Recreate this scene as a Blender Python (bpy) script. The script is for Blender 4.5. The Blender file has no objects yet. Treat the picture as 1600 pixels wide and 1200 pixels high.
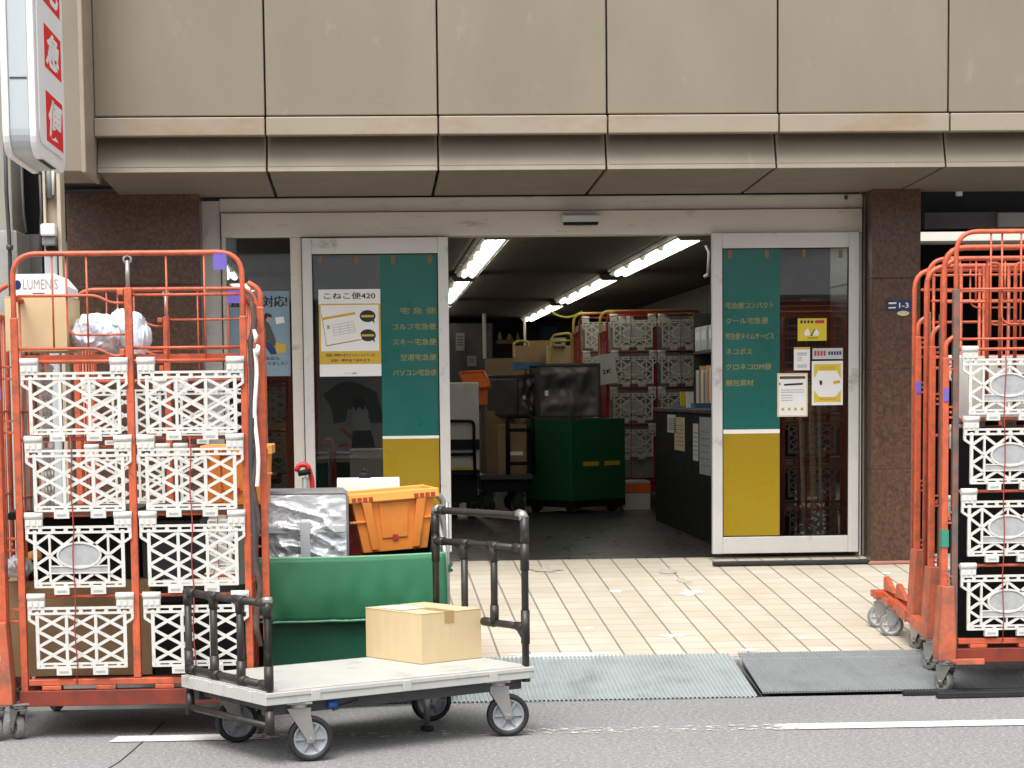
import bpy, bmesh, math, random
from mathutils import Vector, Matrix, Euler, noise
random.seed(7)
R = math.radians
SC = bpy.context.scene
COL = SC.collection

# ---------------------------------------------------------------- camera
F_PX = 3300.0                      # focal length in pixels of the 1600 px wide photograph
CAM = Vector((0, 0, 1.40))
YAW, PITCH, ROLL = R(2.74), R(-5.0), R(0.69)
fw = Vector((math.sin(YAW)*math.cos(PITCH), math.cos(YAW)*math.cos(PITCH), math.sin(PITCH)))
r0 = Vector((math.cos(YAW), -math.sin(YAW), 0))
u0 = r0.cross(fw)
rt = r0*math.cos(ROLL) - u0*math.sin(ROLL)
up = u0*math.cos(ROLL) + r0*math.sin(ROLL)
CX = 580 - F_PX*rt.y/fw.y
CY = 622 + F_PX*up.y/fw.y
cd = bpy.data.cameras.new('camera')
cam = bpy.data.objects.new('camera', cd)
COL.objects.link(cam)
cam.matrix_world = Matrix(((rt.x, up.x, -fw.x, CAM.x), (rt.y, up.y, -fw.y, CAM.y), (rt.z, up.z, -fw.z, CAM.z), (0, 0, 0, 1)))
cd.sensor_width = 36
cd.lens = F_PX*36/1600
cd.shift_x = (800-CX)/1600
cd.shift_y = (CY-600)/1600
cd.clip_end = 500
SC.camera = cam

# ---------------------------------------------------------------- light
SUN_EL, SUN_AZ = 60, 200           # sun high behind the camera, hidden by bright overcast
w = bpy.data.worlds.new('World'); SC.world = w; w.use_nodes = True
nt = w.node_tree
bg = nt.nodes['Background']
sky = nt.nodes.new('ShaderNodeTexSky'); sky.sky_type = 'NISHITA'; sky.sun_disc = False
sky.sun_elevation = R(SUN_EL); sky.sun_rotation = R(SUN_AZ); sky.dust_density = 4; sky.air_density = 1.0; sky.ozone_density = 1
hs = nt.nodes.new('ShaderNodeHueSaturation'); hs.inputs['Saturation'].default_value = 0.18
nt.links.new(sky.outputs[0], hs.inputs['Color']); nt.links.new(hs.outputs[0], bg.inputs['Color'])
bg.inputs['Strength'].default_value = 0.15
sl = bpy.data.lights.new('sun', 'SUN'); sl.energy = 1.5; sl.angle = R(36); sl.color = (1, .965, .91)
so = bpy.data.objects.new('sun', sl); COL.objects.link(so)
sd = Vector((math.sin(R(SUN_AZ))*math.cos(R(SUN_EL)), math.cos(R(SUN_AZ))*math.cos(R(SUN_EL)), math.sin(R(SUN_EL))))
so.rotation_euler = sd.to_track_quat('Z', 'Y').to_euler()
SC.view_settings.view_transform = 'Standard'; SC.view_settings.look = 'None'
SC.view_settings.gamma = 1; SC.view_settings.exposure = 0.92
SC.cycles.max_bounces = 10; SC.cycles.transparent_max_bounces = 24

# ---------------------------------------------------------------- pixel -> world at a known distance
def at(px, py, Y):
    d = fw*F_PX + rt*(px-CX) - up*(py-CY)
    return CAM + d*((Y-CAM.y)/d.y)
def PX(px, Y, py=622): return at(px, py, Y).x
def PZ(py, Y, px=580): return at(px, py, Y).z
def rect(x0, y0, x1, y1, Y):       # -> X0, X1, Zbottom, Ztop
    ym, xm = (y0+y1)/2, (x0+x1)/2
    return PX(x0, Y, ym), PX(x1, Y, ym), PZ(y1, Y, xm), PZ(y0, Y, xm)
def ground(Y):
    if Y < 9.6: return 0.0
    if Y < 10.27: return .112*(Y-9.6)/.67
    if Y < 13.2: return .112 + .258*(Y-10.27)/2.93
    return .37

# ---------------------------------------------------------------- mesh builder
class MB:
    def __init__(s): s.v = []; s.f = []; s.m = []; s.sm = []
    def add(s, vs, fs, m=0, smooth=False, M=None):
        o = len(s.v)
        for p in vs:
            p = Vector(p)
            s.v.append(M @ p if M is not None else p)
        for f in fs:
            s.f.append([i+o for i in f]); s.m.append(m); s.sm.append(smooth)
        return s
    def box(s, x0, x1, y0, y1, z0, z1, m=0, M=None):
        vs = [(x0,y0,z0),(x1,y0,z0),(x1,y1,z0),(x0,y1,z0),(x0,y0,z1),(x1,y0,z1),(x1,y1,z1),(x0,y1,z1)]
        return s.add(vs, [(0,3,2,1),(4,5,6,7),(0,1,5,4),(1,2,6,5),(2,3,7,6),(3,0,4,7)], m, False, M)
    def bar(s, p, q, w, t, m=0, n=(0,1,0)):      # rectangular bar p->q, w in the plane perpendicular to n, t along n
        p, q = Vector(p), Vector(q); d = (q-p).normalized(); n = Vector(n)
        a = n.cross(d).normalized()*w/2; b = d.cross(a.normalized())*t/2
        vs = [p-a-b, p+a-b, p+a+b, p-a+b, q-a-b, q+a-b, q+a+b, q-a+b]
        return s.add(vs, [(0,3,2,1),(4,5,6,7),(0,1,5,4),(1,2,6,5),(2,3,7,6),(3,0,4,7)], m)
    def prism(s, pts, y0, y1, m=0, axis='y', M=None, smooth=False):   # outline in XZ (axis y), YZ (axis x) or XY (axis z)
        n = len(pts)
        def mk(a, b, d):
            return (a, d, b) if axis == 'y' else ((d, a, b) if axis == 'x' else (a, b, d))
        vs = [mk(a, b, y0) for a, b in pts] + [mk(a, b, y1) for a, b in pts]
        fs = [tuple(range(n)), tuple(range(2*n-1, n-1, -1))]
        fs += [(i, i+n, (i+1) % n + n, (i+1) % n) for i in range(n)]
        return s.add(vs, fs, m, False, M)
    def tube(s, path, r, n=8, m=0, caps=True):
        path = [Vector(p) for p in path]; o = len(s.v); k = len(path)
        prev = None
        for i, p in enumerate(path):
            a = path[max(i-1, 0)]; b = path[min(i+1, k-1)]
            d = (b-a).normalized()
            if prev is None:
                x = d.orthogonal().normalized()
            else:
                x = (prev - d*prev.dot(d)).normalized()
            prev = x; y = d.cross(x)
            rr = r[i] if isinstance(r, (list, tuple)) else r
            for j in range(n):
                t = 2*math.pi*j/n
                s.v.append(p + x*math.cos(t)*rr + y*math.sin(t)*rr)
        for i in range(k-1):
            for j in range(n):
                s.f.append([o+i*n+j, o+i*n+(j+1) % n, o+(i+1)*n+(j+1) % n, o+(i+1)*n+j]); s.m.append(m); s.sm.append(True)
        if caps:
            s.f.append([o+j for j in range(n-1, -1, -1)]); s.m.append(m); s.sm.append(False)
            s.f.append([o+(k-1)*n+j for j in range(n)]); s.m.append(m); s.sm.append(False)
        return s
    def lathe(s, prof, c=(0,0,0), axis='x', n=28, m=0, smooth=True):   # prof: (radius, offset along axis)
        o = len(s.v); c = Vector(c); k = len(prof)
        for r_, h in prof:
            for j in range(n):
                t = 2*math.pi*j/n; a, b = r_*math.cos(t), r_*math.sin(t)
                p = {'x': (h, a, b), 'y': (a, h, b), 'z': (a, b, h)}[axis]
                s.v.append(c + Vector(p))
        for i in range(k-1):
            for j in range(n):
                s.f.append([o+i*n+j, o+i*n+(j+1) % n, o+(i+1)*n+(j+1) % n, o+(i+1)*n+j]); s.m.append(m); s.sm.append(smooth)
        return s
    def build(s, name, mats, parent=None, bevel=0, label=None, loc=None):
        me = bpy.data.meshes.new(name)
        me.from_pydata([tuple(p) for p in s.v], [], s.f)
        if not isinstance(mats, (list, tuple)): mats = [mats]
        for mt in mats: me.materials.append(mt)
        me.polygons.foreach_set('material_index', s.m); me.polygons.foreach_set('use_smooth', s.sm)
        bm = bmesh.new(); bm.from_mesh(me); bmesh.ops.recalc_face_normals(bm, faces=bm.faces[:]); bm.to_mesh(me); bm.free()
        o = bpy.data.objects.new(name, me); COL.objects.link(o)
        if parent is not None: o.parent = parent
        if loc: o.location = loc
        if bevel:
            b = o.modifiers.new('bevel', 'BEVEL'); b.width = bevel; b.segments = 2; b.limit_method = 'ANGLE'; b.angle_limit = R(40)
        if label: o['label'] = label
        return o
def rpath(pts, rad, n=5):           # polyline with rounded corners
    pts = [Vector(p) for p in pts]; out = [pts[0]]
    for i in range(1, len(pts)-1):
        a = (pts[i-1]-pts[i]); b = (pts[i+1]-pts[i]); r_ = min(rad, a.length*.49, b.length*.49)
        p0 = pts[i]+a.normalized()*r_; p1 = pts[i]+b.normalized()*r_
        for k in range(n+1):
            t = k/n; out.append(p0*(1-t)**2 + pts[i]*2*t*(1-t) + p1*t*t)
    return out+[pts[-1]]

def tag(o, label=None, cat=None, group=None, kind=None):
    if label: o['label'] = label
    if cat: o['category'] = cat
    if group: o['group'] = group
    if kind: o['kind'] = kind
    return o
def thing(name, label, cat, loc=(0,0,0), rz=0, group=None):
    o = bpy.data.objects.new(name, None); COL.objects.link(o); o.empty_display_size = .1
    o.location = loc; o.rotation_euler = (0, 0, rz)
    return tag(o, label, cat, group)
def copy_tree(o, parent=None):
    c = o.copy(); COL.objects.link(c)
    if parent is not None: c.parent = parent
    for ch in list(o.children): copy_tree(ch, c)
    return c

def text_geo(body, size, bold=0.0, align='LEFT'):
    cu = bpy.data.curves.new('lettering', 'FONT'); cu.body = body; cu.size = size; cu.offset = bold*size; cu.align_x = align; cu.align_y = 'CENTER'; cu.resolution_u = 3
    o = bpy.data.objects.new('lettering', cu); COL.objects.link(o)
    me = o.evaluated_get(bpy.context.evaluated_depsgraph_get()).to_mesh()
    vs = [v.co.copy() for v in me.vertices]; fs = [tuple(p.vertices) for p in me.polygons]
    bpy.data.objects.remove(o); bpy.data.curves.remove(cu)
    return vs, fs
def put_text(mb, body, x, y, z, width=None, height=None, bold=.0, align='LEFT', m=0, M=None, shear=0):
    """lettering in the XZ plane facing -Y; fitted to width and height"""
    vs, fs = text_geo(body, 1.0, 0)
    if not vs: return mb
    x0 = min(v.x for v in vs); x1 = max(v.x for v in vs); y0 = min(v.y for v in vs); y1 = max(v.y for v in vs)
    sy = height/(y1-y0) if height else None
    sx = width/(x1-x0) if width else sy
    if sy is None: sy = sx
    ox = {'LEFT': x0, 'RIGHT': x1, 'CENTER': (x0+x1)/2}[align]
    out = [Vector((x+(v.x-ox)*sx + shear*(v.y-(y0+y1)/2)*sy, y, z+(v.y-(y0+y1)/2)*sy)) for v in vs]
    for k in range(3 if bold > 0 else 1):        # heavier strokes: the glyphs again, a hair aside and behind
        mb.add([v+Vector(((0, -1, 1)[k]*bold*sy*1.1, k*.00012, (0, .4, -.4)[k]*bold*sy)) for v in out], fs, m, False, M)
    return mb

# ---------------------------------------------------------------- materials
def nodes(name):
    m = bpy.data.materials.new(name); m.use_nodes = True
    return m, m.node_tree, m.node_tree.nodes['Principled BSDF']
def N(t, kind, **kw):
    n = t.nodes.new(kind)
    for k, v in kw.items(): setattr(n, k, v)
    return n
def coords(t, scale=(1,1,1), obj=True):
    tc = N(t, 'ShaderNodeTexCoord'); mp = N(t, 'ShaderNodeMapping'); mp.inputs['Scale'].default_value = scale
    t.links.new(tc.outputs['Object' if obj else 'Generated'], mp.inputs['Vector'])
    return mp.outputs['Vector']
def noise_fac(t, vec, scale, lo, hi, detail=5, rough=.6):
    n = N(t, 'ShaderNodeTexNoise'); n.inputs['Scale'].default_value = scale; n.inputs['Detail'].default_value = detail; n.inputs['Roughness'].default_value = rough
    t.links.new(vec, n.inputs['Vector'])
    r_ = N(t, 'ShaderNodeMapRange'); r_.inputs['From Min'].default_value = lo; r_.inputs['From Max'].default_value = hi
    t.links.new(n.outputs['Fac'], r_.inputs['Value'])
    return r_.outputs['Result']
def mixc(t, fac, a, b):
    n = N(t, 'ShaderNodeMix', data_type='RGBA')
    for sock, v in ((n.inputs['Factor'], fac), (n.inputs['A'], a), (n.inputs['B'], b)):
        if isinstance(v, (int, float)): sock.default_value = v
        elif isinstance(v, tuple): sock.default_value = (*v[:3], 1)
        else: t.links.new(v, sock)
    return n.outputs['Result']
def bump(t, b, h, strength=.2, dist=.01):
    n = N(t, 'ShaderNodeBump'); n.inputs['Strength'].default_value = strength; n.inputs['Distance'].default_value = dist
    t.links.new(h, n.inputs['Height']); t.links.new(n.outputs['Normal'], b.inputs['Normal'])
def mat(name, c, rough=.5, metal=0, var=.12, scale=6, dirt=None, dirt_amt=.5, dscale=9, bmp=0, bscale=60, stretch=(1,1,1), spec=.5):
    """paint-like surface: base colour, soft variation, optional dirt/wear patches and fine bump"""
    m, t, b = nodes(name)
    v = coords(t, stretch)
    dark = tuple(x*(1-var) for x in c); lite = tuple(min(1, x*(1+var*.7)) for x in c)
    col = mixc(t, noise_fac(t, v, scale, .3, .7), dark, lite)
    if dirt:
        f = noise_fac(t, v, dscale, .62-.25*dirt_amt, .74, 8, .7)
        col = mixc(t, f, col, dirt)
    t.links.new(col, b.inputs['Base Color'])
    rr = noise_fac(t, v, scale*2.3, .2, .8); ra = N(t, 'ShaderNodeMapRange'); ra.inputs['To Min'].default_value = max(.02, rough-.08); ra.inputs['To Max'].default_value = min(1, rough+.1)
    t.links.new(rr, ra.inputs['Value']); t.links.new(ra.outputs['Result'], b.inputs['Roughness'])
    b.inputs['Metallic'].default_value = metal; b.inputs['Specular IOR Level'].default_value = spec
    if bmp: bump(t, b, noise_fac(t, v, bscale, 0, 1, 4), bmp, .004)
    return m
def emit(name, c, s):
    m, t, b = nodes(name); b.inputs['Base Color'].default_value = (*c, 1)
    b.inputs['Emission Color'].default_value = (*c, 1); b.inputs['Emission Strength'].default_value = s
    return m
def glass_mat(name, tint=(.85,.88,.87), refl=1.0):
    m = bpy.data.materials.new(name); m.use_nodes = True; t = m.node_tree; t.nodes.clear()
    out = N(t, 'ShaderNodeOutputMaterial'); tr = N(t, 'ShaderNodeBsdfTransparent'); gl = N(t, 'ShaderNodeBsdfGlossy'); mx = N(t, 'ShaderNodeMixShader'); fr = N(t, 'ShaderNodeFresnel'); mu = N(t, 'ShaderNodeMath', operation='MULTIPLY')
    tr.inputs[0].default_value = (*tint, 1); gl.inputs['Roughness'].default_value = .01; fr.inputs['IOR'].default_value = 1.5; mu.inputs[1].default_value = refl
    t.links.new(fr.outputs[0], mu.inputs[0]); t.links.new(mu.outputs[0], mx.inputs[0]); t.links.new(tr.outputs[0], mx.inputs[1]); t.links.new(gl.outputs[0], mx.inputs[2]); t.links.new(mx.outputs[0], out.inputs[0])
    return m

M = {}
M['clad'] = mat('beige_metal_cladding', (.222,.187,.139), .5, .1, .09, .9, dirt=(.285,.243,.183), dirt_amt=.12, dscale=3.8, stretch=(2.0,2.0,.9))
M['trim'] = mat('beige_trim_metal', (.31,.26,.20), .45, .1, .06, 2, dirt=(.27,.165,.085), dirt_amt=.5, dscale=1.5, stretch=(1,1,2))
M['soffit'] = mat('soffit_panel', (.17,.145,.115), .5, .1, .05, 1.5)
M['joint'] = mat('joint_gap', (.02,.015,.02), .8)
M['granite'] = mat('brown_granite', (.105,.054,.034), .3, 0, .5, 48, dirt=(.028,.018,.014), dirt_amt=.7, dscale=40)
M['alu'] = mat('anodised_aluminium', (.58,.57,.545), .4, .2, .05, 3, dirt=(.3,.28,.25), dirt_amt=.1, dscale=5)
M['header'] = mat('header_paint', (.58,.54,.475), .45, .05, .05, 2, dirt=(.28,.24,.2), dirt_amt=.2, dscale=4, stretch=(1,1,4))
M['glass'] = glass_mat('window_glass', (.78,.80,.78), 2.2)
M['green_film'] = mat('green_door_film', (.005,.105,.088), .3, 0, .03, 2)
M['yellow_film'] = mat('mustard_door_film', (.30,.20,.006), .3, 0, .03, 2)
M['white'] = mat('white_film', (.75,.74,.7), .4, 0, .03)
M['gold'] = mat('ochre_lettering', (.26,.22,.06), .5, 0, .1)
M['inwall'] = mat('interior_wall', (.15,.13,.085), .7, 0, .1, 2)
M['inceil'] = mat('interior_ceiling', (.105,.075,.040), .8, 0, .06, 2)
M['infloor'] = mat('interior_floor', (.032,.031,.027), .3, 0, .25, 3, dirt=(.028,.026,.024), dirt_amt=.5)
M['black'] = mat('matt_black', (.010,.010,.010), .6, 0, .2, spec=.2)
M['dkgrey'] = mat('dark_grey', (.05,.05,.052), .5, 0, .2)
M['grey'] = mat('mid_grey', (.2,.2,.2), .5, 0, .12)
M['ltgrey'] = mat('light_grey', (.48,.5,.5), .45, 0, .06)
M['orange'] = mat('orange_red_paint', (.56,.105,.042), .42, 0, .22, 6, dirt=(.15,.075,.055), dirt_amt=.62, dscale=27, bmp=.05)
M['orange_worn'] = mat('worn_orange_paint', (.52,.12,.055), .5, 0, .2, 7, dirt=(.13,.08,.06), dirt_amt=.7, dscale=11, bmp=.15)
M['scuffed'] = mat('scuffed_bare_steel', (.16,.13,.115), .5, .3, .3, 15, dirt=(.45,.08,.03), dirt_amt=.6, dscale=9)
M['dkred'] = mat('dark_red_beam', (.21,.03,.014), .55, 0, .2, 6, dirt=(.06,.025,.02), dirt_amt=.7)
M['crimson'] = mat('crimson_paint', (.33,.012,.012), .4, 0, .12, 5)
M['lattice'] = mat('white_plastic_lattice', (.62,.61,.57), .45, 0, .06, 8, dirt=(.42,.37,.31), dirt_amt=.2, dscale=18)
M['emboss'] = mat('embossed_plastic', (.37,.38,.38), .45, 0, .14, 30, bmp=.3, bscale=45)
M['steel'] = mat('zinc_steel', (.42,.41,.39), .35, .7, .12, 12)
M['rubber'] = mat('black_rubber', (.013,.013,.014), .6, 0, .3, 20)
M['rim'] = mat('grey_wheel_plastic', (.27,.29,.31), .35, .1, .08, 12)
M['oldrim'] = mat('worn_grey_wheel', (.20,.20,.19), .55, 0, .25, 20)
M['bluerim'] = mat('blue_wheel', (.03,.16,.5), .4, 0, .1, 12)
M['card'] = mat('cardboard', (.60,.46,.27), .8, 0, .05, 4, bmp=.1, bscale=20, stretch=(6,6,1))
M['card2'] = mat('brown_cardboard', (.33,.215,.11), .8, 0, .1, 3, bmp=.1, bscale=20)
M['tape'] = mat('packing_tape', (.40,.27,.12), .3, 0, .05)
M['paper'] = mat('paper', (.74,.74,.73), .7, 0, .03)
M['pipe'] = mat('brown_black_coated_pipe', (.024,.020,.018), .45, 0, .15, 10, dirt=(.10,.09,.08), dirt_amt=.2, dscale=20)
M['deck'] = mat('grey_plastic_deck', (.47,.475,.44), .5, 0, .08, 4, dirt=(.28,.27,.25), dirt_amt=.3, dscale=5, bmp=.12, bscale=90)
M['cloth'] = mat('green_tarpaulin', (.017,.135,.056), .5, 0, .1, 5, bmp=.55, bscale=6)
M['cloth_dk'] = mat('dark_green_tarpaulin', (.006,.085,.045), .5, 0, .1, 5, bmp=.2, bscale=9)
M['cloth_in'] = mat('green_vinyl_tub', (.006,.09,.035), .5, 0, .1, 3)
M['hem'] = mat('hem_binding', (.12,.34,.2), .5)
M['crate'] = mat('orange_crate_plastic', (.77,.25,.042), .45, 0, .07, 6, dirt=(.5,.2,.04), dirt_amt=.2)
M['crate_dk'] = mat('orange_crate_slot', (.34,.05,.012), .5)
M['crate_lip'] = mat('yellow_orange_lip', (.84,.38,.08), .4, 0, .04)
M['asphalt_line'] = None
M['purple'] = mat('purple_tag', (.14,.10,.42), .6)
M['red'] = mat('red_plastic', (.6,.02,.02), .35)
M['orange_sign'] = mat('orange_plastic', (.62,.12,.008), .45)
M['navy'] = mat('navy_enamel', (.012,.03,.11), .35)
M['cream'] = mat('cream_enamel', (.55,.5,.3), .4)
M['yellow'] = mat('yellow_print', (.62,.47,.02), .5, 0, .04)
M['mustard'] = mat('mustard_print', (.55,.36,.03), .5)
M['ink'] = mat('black_ink', (.015,.015,.015), .6)
M['greyink'] = mat('grey_ink', (.30,.30,.31), .6)
M['redink'] = mat('red_ink', (.45,.03,.04), .6)
M['sky_blue'] = mat('pale_blue_print', (.20,.30,.37), .5, 0, .05)
M['signred'] = mat('sign_red', (.72,.025,.03), .7, 0, .03, spec=.15)
M['signwhite'] = mat('sign_white_acrylic', (.78,.78,.78), .6, 0, .02, spec=.2)
M['signgrey'] = mat('sign_side_metal', (.43,.47,.49), .45, .05, .05, 3, dirt=(.42,.44,.45), dirt_amt=.15, stretch=(6,6,.6))
M['rust'] = mat('rusty_cream_steel', (.50,.44,.33), .55, .1, .1, 5, dirt=(.22,.11,.04), dirt_amt=.45, dscale=8, stretch=(2,2,.6))
M['concrete'] = mat('grey_concrete', (.34,.34,.32), .8, 0, .12, 4, dirt=(.2,.2,.19), dirt_amt=.5, dscale=3)
M['blue_lid'] = mat('blue_lid', (.05,.16,.32), .5)
M['insul'] = mat('grey_insulated_fabric', (.10,.10,.10), .35, .1, .25, 6, bmp=.5, bscale=7)
M['vinyl_white'] = mat('white_polythene', (.74,.77,.82), .3, 0, .05, 6, dirt=(.36,.50,.74), dirt_amt=.55, dscale=6, bmp=.12, bscale=12)
M['inlat'] = mat('depot_white_lattice', (.80,.78,.70), .5, 0, .06, 8)
M['inemb'] = mat('depot_embossed_plastic', (.58,.57,.53), .5, 0, .1, 20)
M['silver'] = None
def mk_silver():
    m, t, b = nodes('silver_foil_fabric'); v = coords(t)
    n1 = N(t, 'ShaderNodeTexNoise'); n1.inputs['Scale'].default_value = 6; n1.inputs['Detail'].default_value = 5; n1.inputs['Distortion'].default_value = 1.2; t.links.new(v, n1.inputs['Vector'])
    b.inputs['Base Color'].default_value = (.70,.72,.74,1); b.inputs['Metallic'].default_value = .45; b.inputs['Roughness'].default_value = .28
    bump(t, b, n1.outputs['Fac'], .9, .03); return m
M['silver'] = mk_silver()
def mk_asphalt():
    m, t, b = nodes('asphalt'); v = coords(t)
    big = noise_fac(t, v, .7, .3, .7, 4); fine = noise_fac(t, v, 52, .38, .62, 4, .75); grit = noise_fac(t, v, 70, .60, .66, 2, .5)
    c = mixc(t, big, (.245,.245,.24), (.285,.285,.278)); c = mixc(t, fine, mixc(t, .7, c, (.12,.12,.12)), c); 
    gm = N(t, 'ShaderNodeMath', operation='MULTIPLY'); gm.inputs[1].default_value = .6; t.links.new(grit, gm.inputs[0])
    c = mixc(t, gm.outputs[0], c, (.52,.51,.49))
    st = noise_fac(t, v, 2.4, .60, .75, 6); sm = N(t, 'ShaderNodeMath', operation='MULTIPLY'); sm.inputs[1].default_value = .5; t.links.new(st, sm.inputs[0])
    c = mixc(t, sm.outputs[0], c, (.20,.20,.195))
    t.links.new(c, b.inputs['Base Color']); b.inputs['Roughness'].default_value = .88
    bump(t, b, fine, .35, .003); return m
M['asphalt'] = mk_asphalt()
def mk_line():
    m, t, b = nodes('worn_white_road_paint'); v = coords(t)
    sx = N(t, 'ShaderNodeSeparateXYZ'); t.links.new(v, sx.inputs[0])
    # worn through along the stretch the carts roll over (object x about -0.35 .. 1.8)
    a = N(t, 'ShaderNodeMapRange'); a.inputs['From Min'].default_value = -.75; a.inputs['From Max'].default_value = -.3; t.links.new(sx.outputs[0], a.inputs['Value'])
    c2 = N(t, 'ShaderNodeMapRange'); c2.inputs['From Min'].default_value = 1.9; c2.inputs['From Max'].default_value = 1.6; t.links.new(sx.outputs[0], c2.inputs['Value'])
    mu = N(t, 'ShaderNodeMath', operation='MULTIPLY'); t.links.new(a.outputs[0], mu.inputs[0]); t.links.new(c2.outputs[0], mu.inputs[1])
    n = N(t, 'ShaderNodeTexNoise'); n.inputs['Scale'].default_value = 26; n.inputs['Detail'].default_value = 8; n.inputs['Roughness'].default_value = .75; t.links.new(v, n.inputs['Vector'])
    s2 = N(t, 'ShaderNodeMath', operation='MULTIPLY_ADD'); s2.inputs[1].default_value = .245; s2.inputs[2].default_value = -.16; t.links.new(mu.outputs[0], s2.inputs[0])
    ad = N(t, 'ShaderNodeMath', operation='ADD'); t.links.new(n.outputs['Fac'], ad.inputs[0]); t.links.new(s2.outputs[0], ad.inputs[1])
    st = N(t, 'ShaderNodeMapRange'); st.inputs['From Min'].default_value = .50; st.inputs['From Max'].default_value = .56; t.links.new(ad.outputs[0], st.inputs['Value'])
    fine = noise_fac(t, v, 52, .38, .62, 4, .75)
    t.links.new(mixc(t, fine, (.55,.54,.52), (.70,.69,.67)), b.inputs['Base Color']); b.inputs['Roughness'].default_value = .7
    tr = N(t, 'ShaderNodeBsdfTransparent'); ms = N(t, 'ShaderNodeMixShader'); out = t.nodes['Material Output']
    t.links.new(st.outputs[0], ms.inputs[0]); t.links.new(b.outputs[0], ms.inputs[1]); t.links.new(tr.outputs[0], ms.inputs[2]); t.links.new(ms.outputs[0], out.inputs['Surface'])
    return m
M['asphalt_line'] = mk_line()
def mk_tiles():
    m, t, b = nodes('cream_paving_tiles'); v = coords(t)
    s = N(t, 'ShaderNodeSeparateXYZ'); t.links.new(v, s.inputs[0])
    def line(sock, pitch, wid):
        d = N(t, 'ShaderNodeMath', operation='DIVIDE'); d.inputs[1].default_value = pitch; t.links.new(sock, d.inputs[0])
        f = N(t, 'ShaderNodeMath', operation='FRACT'); t.links.new(d.outputs[0], f.inputs[0])
        p = N(t, 'ShaderNodeMath', operation='PINGPONG'); p.inputs[1].default_value = .5; t.links.new(d.outputs[0], p.inputs[0])
        r_ = N(t, 'ShaderNodeMapRange'); r_.inputs['From Min'].default_value = wid*.5/pitch; r_.inputs['From Max'].default_value = wid/pitch; r_.inputs['To Min'].default_value = 1; r_.inputs['To Max'].default_value = 0
        t.links.new(p.outputs[0], r_.inputs['Value']); fl = N(t, 'ShaderNodeMath', operation='FLOOR'); ad = N(t, 'ShaderNodeMath', operation='ADD'); ad.inputs[1].default_value = .5
        t.links.new(d.outputs[0], fl.inputs[0])
        return r_.outputs[0], fl.outputs[0]
    lx, ix = line(s.outputs[0], .155, .007); ly, iy = line(s.outputs[1], .163, .005)
    cb = N(t, 'ShaderNodeCombineXYZ'); t.links.new(ix, cb.inputs[0]); t.links.new(iy, cb.inputs[1])
    wn = N(t, 'ShaderNodeTexWhiteNoise'); t.links.new(cb.outputs[0], wn.inputs['Vector'])
    c = mixc(t, wn.outputs['Value'], (.485,.435,.352), (.565,.51,.42))
    od = N(t, 'ShaderNodeMapRange'); od.inputs['From Min'].default_value = .972; od.inputs['From Max'].default_value = .976; od.inputs['To Max'].default_value = .7; t.links.new(wn.outputs['Value'], od.inputs['Value'])
    c = mixc(t, od.outputs[0], c, (.40,.37,.34))
    st = noise_fac(t, v, 1.6, .42, .75, 7, .65); c = mixc(t, st, c, (.43,.36,.275))
    sp = noise_fac(t, v, 22, .68, .74, 5); c = mixc(t, sp, c, (.36,.31,.26))
    mx = N(t, 'ShaderNodeMath', operation='MULTIPLY'); mx.inputs[1].default_value = 1.0; t.links.new(ly, mx.inputs[0])
    brk = noise_fac(t, v, 5, .15, .42, 3); m2 = N(t, 'ShaderNodeMath', operation='MULTIPLY'); t.links.new(mx.outputs[0], m2.inputs[0]); t.links.new(brk, m2.inputs[1])
    c = mixc(t, m2.outputs[0], c, (.27,.225,.175)); 
    m3 = N(t, 'ShaderNodeMath', operation='MULTIPLY'); m3.inputs[1].default_value = .78; t.links.new(lx, m3.inputs[0]); c = mixc(t, m3.outputs[0], c, (.135,.115,.09))
    t.links.new(c, b.inputs['Base Color']); b.inputs['Roughness'].default_value = .55
    iv = N(t, 'ShaderNodeMath', operation='SUBTRACT'); iv.inputs[0].default_value = 1; t.links.new(lx, iv.inputs[1]); bump(t, b, iv.outputs[0], .4, .004)
    return m
M['tiles'] = mk_tiles()
M['plate'] = mat('galvanised_ramp', (.33,.37,.375), .5, .15, .1, 6, dirt=(.22,.24,.24), dirt_amt=.4, dscale=4)
M['plate2'] = mat('dark_ramp', (.205,.222,.228), .55, .1, .1, 6, dirt=(.15,.16,.16), dirt_amt=.4, dscale=4)
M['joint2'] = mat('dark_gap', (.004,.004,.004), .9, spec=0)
M['tube'] = emit('fluorescent_tube', (1, .97, .86), 3.0)
M['refl'] = mat('white_reflector', (.50,.48,.43), .4)
M['trough'] = mat('lamp_trough', (.22,.21,.18), .4)
# ================================================================ SETTING
def struct(name, mb, m): return tag(mb.build(name, m), kind='structure')
mb = MB(); mb.box(-40, 40, -30, 9.62, -.3, 0); struct('road', mb, M['asphalt'])
mb = MB()
def lx(px, Y): return PX(px, Y, 1150)
mb.add([(-1.10, 8.66, .004), (9, 8.60, .004), (9, 8.75, .004), (-1.08, 8.81, .004)], [(0,1,2,3)])
struct('road_line', mb, M['asphalt_line'])
# a seam cut across the lane
mb = MB(); mb.tube([(-1.10, 7.6, .001), (-1.0, 8.2, .001), (-.955, 8.75, .0015), (-.93, 9.2, .001)], .003, 5); struct('road_joint', mb, mat('road_crack', (.05,.05,.05), .9))
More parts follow.
